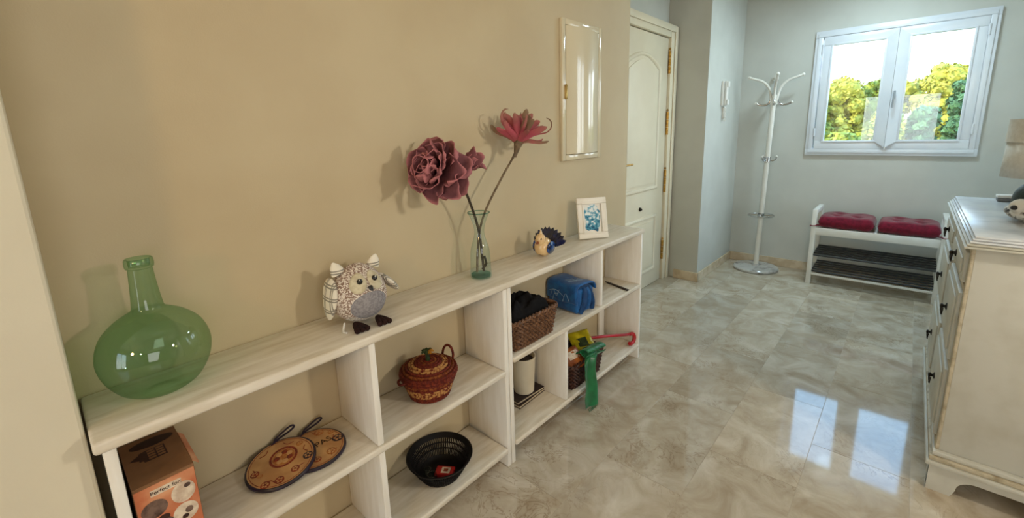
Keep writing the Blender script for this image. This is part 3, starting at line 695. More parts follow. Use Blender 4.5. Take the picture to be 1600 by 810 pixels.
# spidery flower
f2 = thing('artificial_chrysanthemum', 'pink spidery artificial chrysanthemum with curling petals leaning right in the vase', 'artificial flower', (VX, VY, H+.012))
hb_ = (.125, 1.325, 1.262)
B().tube(spl([rel(.106, 1.098, .800), rel(.107, 1.104, .88), rel(.111, 1.115, .96), rel(.116, 1.150, 1.04), rel(.121, 1.235, 1.15), rel(.125, 1.300, 1.225), rel(*hb_)], 6), [.0042]*30+[.005]*3+[.0062]*4, 8).done('stem', M_stem2, f2)
ax2 = Vector((.08, .30, .95)).normalized(); bs2 = Vector(rel(*hb_))
B().lathe([(.0062, -.040), (.008, -.024), (.013, .0), (.019, .018), (.014, .032), (0, .036)], 14, mx=Matrix.Translation(bs2) @ frame_z(ax2)).done('calyx', M_stem2, f2)
k = 0
for cnt, ang0, L, wd, hook in ((7, 12, .130, .0125, .9), (8, 34, .134, .0125, 1.2), (9, 60, .134, .0110, -1.2), (8, 92, .130, .0095, -3.0), (6, 74, .185, .0045, -8.0)):
    for i in range(cnt):
        rnd = random.Random(700+k); az = 2*PI*i/cnt+k*.05+rnd.uniform(-.2, .2); a = R_(ang0+rnd.uniform(-8, 8)); LL = L*rnd.uniform(.85, 1.1)
        p = Vector((0, 0, .012)); pts = [p.copy()]; n = 14; hk = hook*rnd.uniform(.6, 1.3)
        for j in range(n):
            t = j/n; aa = a*(.50+.85*t)+hk*max(0, t-.5)**1.2
            p = p+Vector((math.sin(aa)*math.cos(az), math.sin(aa)*math.sin(az), math.cos(aa)))*(LL/n); pts.append(p.copy())
        mx = Matrix.Translation(bs2) @ frame_z(ax2)
        rr = [wd*(.45+.75*math.sin(PI*min(1, .15+j/n*.75)))*(1 if j < n else .4) for j in range(n+1)]
        b = B(); b.tube([mx @ q for q in pts], rr, 6, flat=.32)
        o = b.done('petal', M_petal2, f2, smooth=80); tones = []
        for v in o.data.vertices: tones.append(min(1, max(0, 1.15-abs((mx.inverted() @ v.co).length/.13-.5)*1.3-(.65 if i % 4 == 3 or hook < -8 else 0))))
        set_tone(o, tones); k += 1

# ------------------------------------------------------------------ ceramic bird
M_cer = pmat('cream_ceramic', (222, 190, 140), .15, .55, col2=(206, 168, 116), nscale=18, coat=.6)
M_blue = pmat('glazed_blue', (34, 76, 140), .12, .6, col2=(12, 22, 54), nscale=60, ramp=(.4, .6), coat=.6)
M_navy = pmat('navy_glaze', (10, 14, 36), .15, .55, col2=(24, 32, 70), nscale=40, coat=.6)
bd = thing('ceramic_bird', 'small cream ceramic bird with fanned navy tail beside the picture frame', 'ornament', (.128, 1.480, H+.0005), R_(-82)); bd.scale = (1.1, 1.1, 1.1)
B().ball((0, 0, .040), (.040, .036, .040), 28, 18, fn=lambda c: Vector((c.x-(.006 if c.z < -.03 else 0), c.y, c.z))).done('bird_body', M_cer, bd)
B().ball((.022, 0, .073), (.023, .022, .026), 20, 14).done('bird_head', M_cer, bd)
B().lathe([(.007, 0), (0, .016)], 10, mx=T(.042, 0, .066) @ RY(R_(105))).done('bird_beak', pmat('beak_rust', (140, 70, 30), .3, .5, col2=(120, 56, 24), nscale=20), bd)
for s in (-1, 1):
    B().ball((-.004, s*.033, .040), (.030, .010, .026), 18, 12, mx=RX(s*R_(-6))).done('bird_wing', M_blue, bd)
    B().ball((.038, s*.013, .080), .0034, 10, 8).done('bird_eye', M_black, bd)
B().lathe([(.012, 0), (.006, .014), (0, .022)], 10, mx=T(.018, 0, .094) @ S(1, .5, 1)).done('bird_crest', M_cer, bd)
tl = B()
for i in range(11):
    a = R_(-74+148*i/10); L = .088
    b0 = Vector((-.022, 0, .030)); d = Vector((-.36, math.sin(a)*.93, math.cos(a)*.93+.12)).normalized()
    feather = B(); w0 = .011
    side = d.cross(Vector((1, 0, .4))).normalized(); nn = d.cross(side)
    P = [b0+d*(L*t)+side*(w0*sx*s_) for t, s_ in ((0.05, .4), (.55, 1), (.85, .9), (1.0, 0)) for sx in ((-1, 1) if s_ else (0,))]
    def addf(offs): return [feather.bm.verts.new(p+nn*offs) for p in (P[0], P[2], P[4], P[6], P[5], P[3], P[1])]
    A = addf(-.002); C = addf(.002); feather.bm.faces.new(A[::-1]); feather.bm.faces.new(C)
    for q in range(7): feather.bm.faces.new((A[q], A[(q+1) % 7], C[(q+1) % 7], C[q]))
    feather.done('tail_feather', M_navy, bd, smooth=0)
tl.bm.free()

# ------------------------------------------------------------------ picture frame
M_pf = pmat('white_frame_paint', (232, 228, 218), .4, .45, col2=(222, 216, 204), nscale=8)
pa = thing('picture_frame', 'small white picture frame with a blue watercolour at the far end of the shelf board', 'picture frame', (.1285, 1.889, H+.0012), math.atan2(.132, .089))
PFW, PFH = .160, .208; TL_ = RX(R_(-12))   # local: x along width, -y faces the viewer, leaning back
b = B()
for x0, x1, z0, z1 in ((-PFW/2, PFW/2, 0, .030), (-PFW/2, PFW/2, PFH-.030, PFH), (-PFW/2, -PFW/2+.030, .030, PFH-.030), (PFW/2-.030, PFW/2, .030, PFH-.030)):
    b.box(x0, x1, -.018, 0, z0, z1, .004, mx=TL_)
fo = b.done('frame_moulding', M_pf, pa)
b = B()
for x0, x1, z0, z1 in ((-PFW/2+.024, PFW/2-.024, .024, .032), (-PFW/2+.024, PFW/2-.024, PFH-.032, PFH-.024), (-PFW/2+.024, -PFW/2+.032, .032, PFH-.032), (PFW/2-.032, PFW/2-.024, .032, PFH-.032)):
    b.box(x0, x1, -.021, -.006, z0, z1, .002, mx=TL_)
b.done('inner_bead', M_pf, fo)
def art_mat():
    mt = pmat('blue_watercolour', (236, 238, 236), .5, .3); n = mt.node_tree.nodes; l = mt.node_tree.links
    tc = n.new('ShaderNodeTexCoord'); nz = n.new('ShaderNodeTexNoise'); nz.inputs['Scale'].default_value = 60; nz.inputs['Detail'].default_value = 5
    sx = n.new('ShaderNodeSeparateXYZ'); l.new(tc.outputs['Object'], sx.inputs[0]); l.new(tc.outputs['Object'], nz.inputs['Vector'])
    mr = n.new('ShaderNodeMapRange'); mr.inputs['From Min'].default_value = .04; mr.inputs['From Max'].default_value = .17; mr.inputs['To Min'].default_value = .12; mr.inputs['To Max'].default_value = -.12
    l.new(sx.outputs['Z'], mr.inputs['Value']); ad = n.new('ShaderNodeMath'); l.new(mr.outputs[0], ad.inputs[0]); l.new(nz.outputs['Fac'], ad.inputs[1])
    cr = n.new('ShaderNodeValToRGB'); E_ = cr.color_ramp.elements; E_[0].position = .38; E_[0].color = lin((224, 232, 232)); E_[1].position = .66; E_[1].color = lin((20, 84, 120))
    e = E_.new(.48); e.color = lin((110, 170, 196)); e = E_.new(.57); e.color = lin((40, 130, 160))
    l.new(ad.outputs[0], cr.inputs[0]); l.new(cr.outputs[0], n['Principled BSDF'].inputs['Base Color']); return mt
B().box(-PFW/2+.028, PFW/2-.028, -.009, -.005, .028, PFH-.028, mx=TL_).done('mount', pmat('paper', (236, 234, 228), .7, .2, col2=(230, 228, 220), nscale=20), pa, smooth=0)
rnd = random.Random(5); out = []
for k in range(40):
    a = 2*PI*k/40; r = 1+.07*math.sin(5*a+1)+.05*math.sin(9*a); ex = abs(math.cos(a))**.55*(1 if math.cos(a) > 0 else -1); ez = abs(math.sin(a))**.55*(1 if math.sin(a) > 0 else -1)
    out.append((.041*r*ex, .104+.066*r*ez))
b = B(); b.prism(out, -.0098, -.009, 'y')
for v in b.bm.verts: v.co = TL_ @ v.co
b.done('watercolour', art_mat(), pa, smooth=0)
B().box(-.02, .02, .001, .003, .0, .15, mx=T(0, .050, .001) @ RX(R_(10))).done('easel_back', M_dark, pa, smooth=0)

# ------------------------------------------------------------------ cardboard box with print (near compartment)
M_card = pmat('brown_card', (140, 100, 68), .65, .3, col2=(124, 88, 58), nscale=10)
M_or = pmat('orange_print', (190, 108, 72), .4, .4, col2=(216, 156, 116), nscale=14, ramp=(.4, .65))
M_pr = pmat('dark_brown_print', (62, 36, 28), .5, .3, col2=(52, 30, 24), nscale=40)
M_prp = pmat('pale_print', (222, 206, 184), .5, .3, col2=(196, 172, 150), nscale=50)
M_prg = pmat('grey_brown_print', (120, 96, 84), .5, .3, col2=(70, 52, 46), nscale=45)
cb = thing('cardboard_box', 'printed cardboard box with brown lid and orange front reading Perfect for', 'box', (.125, .090, .4265))
BXX, BYY, BZZ = .094, .0515, .213
B().box(-BXX, BXX, -BYY, BYY, 0, BZZ, .0015, 1).done('box_body', M_card, cb, smooth=0)
ff = B().box(BXX, BXX+.0006, -BYY+.001, BYY-.001, .002, BZZ-.006).done('front_print', M_or, cb, smooth=0)
FM = T(BXX+.0008, 0, 0) @ Matrix(((0, 0, 1, 0), (1, 0, 0, 0), (0, 1, 0, 0), (0, 0, 0, 1)))   # text plane: x->+y, y->+z, z->+x
b = B(); b.box(BXX+.0006, BXX+.0009, -.026, .026, BZZ-.031, BZZ-.017); b.done('caption_band', M_prp, ff, smooth=0)
text_mesh('caption_text', 'Perfect for:', .0115, M_pr, ff, FM @ T(0, BZZ-.024, .0003))
def disc(par, name, mat, y, z, ry, rz, lift=.0011, n=24):
    b = B(); b.prism([(y+ry*math.cos(2*PI*k/n), z+rz*math.sin(2*PI*k/n)) for k in range(n)], BXX+.0004, BXX+lift, 'x'); return b.done(name, mat, par, smooth=0)
disc(ff, 'printed_dish', M_prp, .026, BZZ-.052, .021, .024); disc(ff, 'printed_dish', M_prg, -.024, BZZ-.060, .022, .020)
disc(ff, 'printed_dish', M_prp, .024, BZZ-.100, .022, .022, .0009); disc(ff, 'printed_dish', M_prg, -.020, BZZ-.108, .024, .022, .0009)
disc(ff, 'printed_dish', M_pr, -.012, BZZ-.088, .010, .007, .0013); disc(ff, 'printed_dish', M_prg, .030, BZZ-.098, .007, .007, .0014)
disc(ff, 'printed_dish', M_pr, .022, BZZ-.110, .006, .005, .0014); disc(ff, 'printed_dish', M_prg, .034, BZZ-.040, .006, .005, .0014)
lid = B().box(-BXX, BXX, -BYY, BYY, BZZ+.0004, BZZ+.0016).done('lid_flap', M_card, cb, smooth=0)
zt = BZZ+.0016
b = B(); b.prism([(-.062+.018*math.cos(2*PI*k/32), .004+.040*math.sin(2*PI*k/32)) for k in range(32)], zt, zt+.0003, 'z'); b.done('printed_oval', M_pr, lid, smooth=0)
arrow = [(-.012, -.041), (-.026, -.024), (-.030, -.024), (-.034, -.012), (-.034, .022), (.012, .022), (.012, -.018), (.004, -.020), (.004, -.026), (-.003, -.026)]
b = B(); b.prism(arrow, zt, zt+.0003, 'z'); b.done('printed_arrow', M_pr, lid, smooth=0)
b = B()
for r in range(4):
    for c in range(2): b.box(-.031+r*.0105, -.024+r*.0105, -.010+c*.016, .003+c*.016, zt+.0003, zt+.0005)
b.done('printed_lettering', M_card, lid, smooth=0)
B().box(-.06, .08, .0, .016, -.0008, .0008, mx=T(0, BYY+.0005, BZZ) @ RX(R_(-48))).done('torn_flap', M_or, cb, smooth=0)

# ------------------------------------------------------------------ round painted plaques
M_rim = pmat('dark_blue_rim', (38, 28, 50), .4, .45, col2=(30, 20, 34), nscale=20)
M_face = pmat('painted_wood_face', (196, 152, 100), .45, .4, col2=(172, 126, 80), nscale=16, bump=(50, .2))
M_red = pmat('red_brown_paint', (140, 56, 34), .5, .4, col2=(104, 40, 28), nscale=90)
M_tan = pmat('ochre_paint', (176, 118, 60), .5, .4, col2=(150, 86, 44), nscale=120)
def plaque(lb, loc, tilt, rz, variant):
    p = thing('round_plaque', lb, 'wall plaque', loc, rz, 'round painted plaques in the near compartment'); p.rotation_euler = (tilt[0], tilt[1], rz)
    Rr = .089
    B().lathe([(0, 0), (Rr-.004, 0), (Rr, .004), (Rr, .009), (Rr-.003, .012), (Rr-.0055, .012), (Rr-.0055, .0105), (0, .0105)], 56).done('plaque_board', M_rim, p)
    f = B().lathe([(0, .0106), (Rr-.0056, .0106), (Rr-.0056, .0114), (0, .0114)], 56).done('painted_face', M_face, p)
    z = .0115
    if variant == 0:
        B().lathe([(.030, z), (.036, z), (.036, z+.0006), (.030, z+.0006), (.030, z)], 36, (-.012, .01, 0)).done('painted_ring', M_red, f)
        B().lathe([(0, z), (.028, z), (.028, z+.0005), (0, z+.0005)], 30, (-.012, .01, 0)).done('painted_rosette', M_tan, f)
        for k in range(7):
            a = 2*PI*k/7; B().lathe([(0, z+.0005), (.008, z+.0005), (.006, z+.0012), (0, z+.0014)], 10, (-.012+.017*math.cos(a), .01+.017*math.sin(a), 0)).done('rosette_petal', M_red if k % 2 else M_face, f)
        spots = [(.050, -.052, .012, M_red), (.060, -.020, .012, M_red), (.052, .022, .011, M_red), (.030, .062, .013, M_rim), (-.004, -.064, .011, M_red), (-.030, .058, .009, M_tan), (.010, -.055, .007, M_tan)]
    else:
        text_mesh('lettering', 'TAPAS', .030, M_pr, f, T(-.004, .012, z+.0003) @ RZ(R_(92)))
        spots = [(.010, .068, .016, M_rim), (-.054, .040, .014, M_tan), (.050, .030, .014, M_tan), (.052, -.012, .011, M_red), (-.058, -.012, .010, M_tan), (-.030, .066, .009, M_tan)]
    for x, y, r, mt in spots:
        o = B().lathe([(0, z), (r, z), (r*.9, z+.0006), (0, z+.0006)], 18, (x, y, 0)).done('painted_motif', mt, f)
        for k in range(5):
            a = 2*PI*k/5+x*50; B().lathe([(0, z+.0006), (r*.26, z+.0006), (0, z+.0012)], 7, (x+r*.5*math.cos(a), y+r*.5*math.sin(a), 0)).done('motif_dot', M_face if mt is not M_face else M_red, o)
    B().lathe([(.078, z), (.0795, z), (.0795, z+.0004), (.078, z+.0004), (.078, z)], 56).done('painted_border', M_red, f)
    for k in range(6):
        a = R_(20+k*58); B().tube(spl([(.068*math.cos(a), .068*math.sin(a), z), (.060*math.cos(a+.2), .060*math.sin(a+.2), z), (.068*math.cos(a+.4), .068*math.sin(a+.4), z)], 4), .0012, 5).done('painted_stroke', M_red, f)
    # hanging loop of dark cord at the upper edge
    B().tube(spl([(-.080, .0, .008), (-.088, .010, .018), (-.090, .030, .026), (-.088, .055, .036), (-.082, .064, .034), (-.082, .050, .026), (-.086, .028, .018), (-.084, .008, .014), (-.080, -.006, .008)], 5), .0030, 6).done('hanging_cord', M_rim, p)
    return p
plaque('round wooden plaque painted with a word and motifs, partly under the other plaque', (.103, .428, .4287), (0, R_(1.2)), 0, 1)
plaque('round wooden plaque with a ring of painted rosettes, lying on top of the other plaque', (.101, .342, .4400), (R_(6.5), R_(5.0)), R_(-6), 0)

# ------------------------------------------------------------------ coiled basket with lid
def coil_mat(seed, c1, c2, thr):
    return pmat('raffia_coil_%d' % seed, c1, .75, .25, col2=c2, nscale=130, ramp=thr, stretch=(1, 1, .5), bump=(220, .7))
M_rf1 = coil_mat(1, (84, 26, 18), (116, 46, 26), (.45, .6)); M_rf2 = coil_mat(2, (178, 130, 76), (104, 36, 22), (.50, .56)); M_rf3 = coil_mat(3, (134, 74, 32), (92, 30, 20), (.45, .6))
bk = thing('lidded_basket', 'red and tan coiled straw basket with lid on the near unit middle shelf', 'basket', (.122, .832, .4265))
body = bk
z = .006
coils = [(.066, .006, M_rf1), (.070, .016, M_rf1), (.073, .026, M_rf2), (.076, .036, M_rf2), (.080, .046, M_rf2), (.084, .056, M_rf1), (.088, .066, M_rf3), (.092, .076, M_rf1), (.096, .086, M_rf1)]
B().lathe([(0, .001), (.064, .001), (.068, .01), (.093, .086), (.088, .086), (.062, .006), (0, .006)], 40).done('basket_lining', M_rf1, bk)
def twist(r, z, n=46, amp=.0012, rad=.0058, b=None, wob=0):
    pts = [(r+amp*math.sin(n*2*PI*k/184), 2*PI*k/184) for k in range(184)]
    return (b or B()).tube([(a*math.cos(t), a*math.sin(t), z+wob*math.sin(3*t)) for a, t in pts], rad, 6, closed=True)
for r, z, mt in coils: twist(r, z).done('basket_coil', mt, bk)
lid = B().lathe([(0, .122), (.03, .121), (.06, .112), (.086, .096), (.095, .091), (.09, .088), (0, .10)], 40).done('basket_lid', M_rf1, bk)
for r, z, mt in ((.094, .095, M_rf1), (.084, .101, M_rf3), (.074, .107, M_rf1), (.064, .112, M_rf2), (.054, .116, M_rf2), (.044, .119, M_rf1), (.034, .121, M_rf1), (.024, .122, M_rf3), (.013, .123, M_rf1)):
    twist(r, z, int(30+r*300), .0010, .0055).done('lid_coil', mt, lid)
for s in (-1, 1):
    a = R_(98) if s > 0 else R_(262); ca, sa = math.cos(a), math.sin(a)
    tx, ty = -sa, ca
    pts = [(.094, -.024, .086), (.100, -.026, .108), (.104, -.014, .130), (.105, .006, .134), (.103, .022, .118), (.097, .026, .088)] if s > 0 else [(.094, -.018, .084), (.108, -.014, .080), (.112, 0, .078), (.108, .014, .080), (.094, .018, .084)]
    B().tube(spl([(r*ca+q*tx, r*sa+q*ty, zz) for r, q, zz in pts], 6), .0045, 8).done('handle', M_rf1, bk)
M_gk = pmat('green_raffia', (52, 66, 30), .7, .3, col2=(30, 44, 24), nscale=60); M_yk = pmat('ochre_raffia', (170, 116, 34), .7, .3, col2=(140, 90, 26), nscale=60)
kb = B().tube(spl([(0, 0, .122), (.002, -.002, .14), (.0, .0, .152)], 4), [.008]*4+[.007]*4+[.006], 8).done('lid_knob', M_gk, lid)
for k in range(7):
    a = 2*PI*k/7; B().tube(spl([(0, 0, .148), (.012*math.cos(a), .012*math.sin(a), .160), (.022*math.cos(a), .022*math.sin(a), .157)], 4), [.005, .005, .006, .006, .006, .005, .004, .003, .002], 6).done('knob_leaf', M_yk if k in (0, 1) else M_gk, kb)

# ------------------------------------------------------------------ black slotted bowl and what lies in it
M_bowl = pmat('black_plastic_bowl', (13, 9, 10), .6, .2, col2=(9, 7, 7), nscale=10)
BZ = .0895
bw = thing('slotted_bowl', 'round black slotted plastic bowl on the near unit bottom shelf', 'bowl', (.128, .850, BZ))
B().lathe([(0, .0), (.066, .0), (.074, .004), (.080, .014), (.077, .016), (.070, .007), (.062, .004), (0, .004)], 56).done('bowl_floor', M_bowl, bw)
B().lathe([(.108, .066), (.113, .070), (.119, .078), (.121, .082), (.117, .083), (.109, .074), (.104, .067), (.108, .066)], 64).done('bowl_rim', M_bowl, bw)
sl = B()
for k in range(84):
    a = 2*PI*k/84; ca, sa = math.cos(a), math.sin(a)
    sl.tube([(r*ca, r*sa, z) for r, z in ((.078, .014), (.088, .032), (.098, .050), (.107, .069))], .0024, 4)
sl.done('slotted_wall', M_bowl, bw)
for r, z in ((.0895, .034), (.099, .051)): B().tube([(r*math.cos(2*PI*k/64), r*math.sin(2*PI*k/64), z) for k in range(64)], .003, 5, closed=True).done('bowl_band', M_bowl, bw)
rb = thing('red_packet', 'small red packet with white label lying in the black bowl', 'packet', (.150, .852, BZ+.0045), R_(35))
B().box(-.034, .034, -.022, .022, 0, .018, .003).done('packet_body', pmat('red_card', (176, 26, 24), .4, .5, col2=(150, 20, 20), nscale=20), rb)
B().box(-.012, .020, -.014, .014, .018, .0186).done('packet_label', M_prp, rb, smooth=0)
B().box(-.004, .012, -.007, .007, .0186, .0189).done('label_print', M_red, rb, smooth=0)
M_cg = thin_glass('clear_glass', (.80, .84, .84), .02)
for lb, x, y, zr, r, hh in (('clear glass candle cup lying in the black bowl nearest the red packet', .142, .800, 0, .018, .030), ('clear glass stopper in the black bowl, farther back than the glass cup', .100, .812, 0, .013, .022)):
    g = thing('glass_cup', lb, 'glass', (x, y, BZ+.0045), 0, 'little glasses in the black bowl')
    B().lathe([(0, .0), (r*.8, 0), (r, hh*.4), (r*.95, hh), (r*.8, hh), (r*.75, hh*.3), (0, hh*.25)], 24).done('glass_wall', M_cg, g, smooth=60)
    B().tube([(r*.9*math.cos(2*PI*k/24), r*.9*math.sin(2*PI*k/24), hh) for k in range(24)], .0015, 5, closed=True).done('glass_rim', M_cg, g)

# ------------------------------------------------------------------ wicker baskets
def wick_mat(name, c1, c2): return pmat(name, c1, .55, .4, col2=c2, nscale=70, stretch=(1, 1, 1), bump=(120, .4))
M_wk = wick_mat('brown_wicker', (124, 88, 62), (84, 56, 38)); M_wk2 = wick_mat('dark_wicker', (78, 46, 34), (50, 28, 22))
def wicker(name, label, loc, hx, hy, hz, rows, mat, taper=.88, group=None, rz=0):
    w = thing(name, label, 'basket', loc, rz, group)
    per = []
    N = 132; rad = .028
    def outline(k, s):
        # rounded rectangle point, by arc length
        ax, ay = hx*s-rad, hy*s-rad
        segs = [('l', (hx*s, -ay), (hx*s, ay)), ('a', (ax, ay), 0), ('l', (ax, hy*s), (-ax, hy*s)), ('a', (-ax, ay), PI/2), ('l', (-hx*s, ay), (-hx*s, -ay)), ('a', (-ax, -ay), PI), ('l', (-ax, -hy*s), (ax, -hy*s)), ('a', (ax, -ay), 1.5*PI)]
        lens = [2*ay if i in (0, 4) else 2*ax if i in (2, 6) else rad*PI/2 for i in range(8)]
        tot = sum(lens); d = (k % 1.0)*tot
        for sg, L in zip(segs, lens):
            if d <= L or sg is segs[-1]:
                t = d/L
                if sg[0] == 'l': p = (sg[1][0]+(sg[2][0]-sg[1][0])*t, sg[1][1]+(sg[2][1]-sg[1][1])*t); nrm = {0: (1, 0), 2: (0, 1), 4: (-1, 0), 6: (0, -1)}[segs.index(sg)]
                else: a = sg[2]+t*PI/2; p = (sg[1][0]+rad*math.cos(a), sg[1][1]+rad*math.sin(a)); nrm = (math.cos(a), math.sin(a))
                return p, nrm
            d -= L
    stakes = 44
    B().box(-hx*taper+.008, hx*taper-.008, -hy*taper+.008, hy*taper-.008, .002, .008, .003).done('basket_floor', mat, w)
    for r in range(rows):
        t = r/(rows-1); s = taper+(1-taper)*t; z = .006+t*(hz-.014); pts = []
        n = stakes*4
        for k in range(n):
            p, nr = outline(k/n, s); o = .0042*math.sin(PI*(k/2)+PI*.5+(PI if r % 2 else 0)) if True else 0
            pts.append((p[0]+nr[0]*o, p[1]+nr[1]*o, z))
        B().tube(pts, .0043, 5, closed=True).done('weaver', mat, w)
    st = B()
    for k in range(stakes):
        p0, n0 = outline(k/stakes, taper); p1, n1 = outline(k/stakes, 1.0)
        st.tube([(p0[0], p0[1], .004), (p1[0], p1[1], hz-.004)], .0032, 5)
    st.done('stakes', mat, w)
    for ph in (0, PI):
        pts = []
        for k in range(stakes*4):
            p, nr = outline(k/(stakes*4), 1.0); a = 2*PI*k/8+ph
            pts.append((p[0]+nr[0]*.005*math.cos(a), p[1]+nr[1]*.005*math.cos(a), hz+.004*math.sin(a)))
        B().tube(pts, .0055, 6, closed=True).done('braided_rim', mat, w)
    return w
wicker('wicker_basket', 'brown wicker basket filled with black fabric on the far unit middle shelf', (.124, 1.312, .4615), .098, .148, .124, 13, M_wk)
M_bf = pmat('black_fabric', (22, 20, 22), .9, .2, col2=(12, 11, 12), nscale=60, bump=(140, .8))
b = B()
def heap(u, v):
    a, c = 2*u-1, 2*v-1; e = max(0, 1-max(abs(a), abs(c))**4)
    z = .045+.13*e**.5+.014*mnoise.noise(Vector((a*2.6, c*3.6, .3)))*e*2+.008*mnoise.noise(Vector((a*7, c*9, 3)))*e
    return (a*.078, c*.126, z)
b.grid(heap, 40, 50); b.grid(lambda u, v: ((2*u-1)*.078, (2*v-1)*.126, .0445), 8, 8)
tag(b.done('folded_garment', M_bf, loc=(.124, 1.312, .4615), smooth=70), 'crumpled black fabric heaped in the brown wicker basket', 'fabric')
# blue lunch bag
M_bb = pmat('blue_bag_fabric', (12, 92, 158), .6, .35, col2=(8, 76, 138), nscale=40, bump=(160, .35), sheen=.2)
M_bb2 = pmat('blue_bag_trim', (12, 62, 112), .6, .35, col2=(10, 52, 98), nscale=40)
M_slv = pmat('silver_print', (150, 176, 200), .4, .5, col2=(120, 150, 180), nscale=60)
lb_ = thing('lunch_bag', 'bright blue fabric lunch bag with silver motif on the far unit middle shelf', 'bag', (.112, 1.712, .4615), R_(-6))
def bagfn(c):
    return c
b = B(); b.box(-.094, .094, -.062, .062, 0, .122, .016, 4)
for v in b.bm.verts:
    t = v.co.z/.122; v.co.y *= 1+.06*math.sin(PI*t); v.co.x *= 1+.02*math.sin(PI*t)
b.done('bag_body', M_bb, lb_)
b = B()
prof = [(-.066, .050), (-.069, .085), (-.068, .115), (-.060, .134), (-.030, .142), (.030, .141), (.058, .136), (.072, .118), (.074, .100)]
pr = spl([(0, y, z) for y, z in prof], 4)
b.grid(lambda u, v: (-.098+.196*u, pr[min(len(pr)-1, int(round(v*(len(pr)-1))))].y, pr[min(len(pr)-1, int(round(v*(len(pr)-1))))].z+.003*math.sin(9*u)), 12, len(pr)-1)
fl = b.done('bag_flap', M_bb, lb_, smooth=70, solid=.004)
for k, (pts) in enumerate(([(-.07, .06), (-.05, .10), (-.03, .07), (-.01, .105)], [(-.075, .09), (-.03, .10), (.02, .075)], [(-.055, .045), (-.045, .075), (-.02, .085)], [(.01, .05), (.03, .095), (.05, .06)])):
    B().tube(spl([(x, -.0705-(.002 if z > .08 else 0), z) for x, z in pts], 5), .0012, 5).done('silver_motif', M_slv, fl)
for k, pts in enumerate(([(-.04, -.03), (0, .0), (.03, -.025)], [(-.01, -.045), (.01, .01), (.035, .02)], [(.0, .0), (.02, .035)], [(-.03, .01), (.0, .0), (-.01, .035)])):
    B().tube(spl([(x+.03, y, .1445) for x, y in pts], 5), .0012, 5).done('silver_motif', M_slv, fl)
b = B()
for s in (-1, 1): b.tube(spl([(.096, s*.045, .006), (.112, s*.030, .05), (.108, s*.020, .095), (.096, s*.010, .125)], 6), .012, 8, flat=.45)
b.done('side_gusset', M_bb2, lb_)
B().tube(spl([(.100, -.004, .126), (.114, 0, .10), (.110, .004, .05), (.098, .0, .02)], 6), .010, 8, flat=.4).done('side_strap', M_bb, lb_)
# flat dark letter opener on the shelf
M_lo = pmat('dark_leather', (38, 24, 22), .45, .4, col2=(28, 18, 16), nscale=40)
kn = thing('letter_opener', 'flat dark letter opener lying on the far unit middle shelf near the door', 'letter opener', (.150, 2.108, .4615), math.atan2(-.051, .171))
B().box(-.01, .085, -.009, .009, 0, .007, .003).done('handle', M_lo, kn)
B().prism([(-.095, 0), (-.07, -.008), (-.009, -.008), (-.009, .008), (-.07, .008)], .001, .005, 'z').done('blade', M_lo, kn, smooth=0)
B().lathe([(0, .007), (.003, .007), (.003, .008), (0, .008)], 10, (.074, 0, 0)).done('rivet', M_chrome, kn)

# ------------------------------------------------------------------ lower compartments of the far unit
M_cup = pmat('cream_ceramic_pot', (216, 206, 184), .4, .45, col2=(206, 195, 172), nscale=8)
M_bk1 = pmat('dark_book_cover', (52, 36, 34), .5, .4, col2=(40, 28, 28), nscale=20); M_pg = pmat('book_pages', (200, 186, 160), .8, .2, col2=(176, 160, 132), nscale=120, stretch=(1, 1, 20))
def book(label, loc, rz, hx, hy, t):
    o = thing('book', label, 'book', loc, rz, 'dark books under the cream pot')
    B().box(-hx+.003, hx-.003, -hy+.003, hy-.002, .0022, t-.0022).done('pages', M_pg, o, smooth=0)
    B().box(-hx, hx, -hy, hy, 0, .002, .0006, 1).done('cover', M_bk1, o, smooth=0); B().box(-hx, hx, -hy, hy, t-.002, t, .0006, 1).done('cover', M_bk1, o, smooth=0)
    B().box(-hx, -hx+.0022, -hy, hy, .002, t-.002).done('spine', M_bk1, o, smooth=0)
book('dark book lying flat on the shelf, the lower of two under the cream pot', (.056, 1.410, .0965), R_(2), .052, .096, .015)
book('dark book directly beneath the cream pot, the upper of the two', (.055, 1.408, .1118), R_(-3), .050, .090, .013)
cp = thing('pot', 'plain cream tapered pot standing on two dark books', 'pot', (.054, 1.412, .1252))
B().lathe([(0, 0), (.044, 0), (.047, .003), (.056, .165), (.058, .17), (.058, .178), (.053, .178), (.051, .165), (.042, .006), (0, .006)], 40).done('pot_wall', M_cup, cp)
B().lathe([(0, .158), (.03, .160), (.0495, .156), (.0495, .150), (0, .150)], 30).done('pot_filling', M_bk1, cp)
wicker('wicker_basket', 'dark wicker basket with packets and green ribbon on the far unit bottom shelf', (.130, 1.712, .0965), .088, .150, .125, 12, M_wk2)
def crumple(hx, hy, t, seed):
    b = B()
    for sg in (1, -1):
        b.grid(lambda u, v: ((2*u-1)*hx, (2*v-1)*hy, sg*t*(max(0, 1-(2*u-1)**6)*max(0, 1-(2*v-1)**6))**.5+.004*mnoise.noise(Vector((u*5+seed, v*5, seed)))), 16, 16)
    bmesh.ops.remove_doubles(b.bm, verts=b.bm.verts[:], dist=.0005); return b
M_ye = pmat('yellow_foil', (196, 176, 24), .3, .5, col2=(150, 140, 18), nscale=22); M_og = pmat('orange_foil', (176, 98, 38), .35, .5, col2=(128, 66, 30), nscale=22)
o = thing('snack_packet', 'yellow foil packet on top of the dark wicker basket', 'packet', (.150, 1.760, .262)); o.rotation_euler = (R_(10), R_(28), R_(-30))
crumple(.070, .056, .010, 1).done('packet_pouch', M_ye, o, smooth=70); B().box(-.02, .03, -.025, .025, .0095, .0112, mx=T(0, 0, 0)).done('packet_label', M_gk, o, smooth=0)
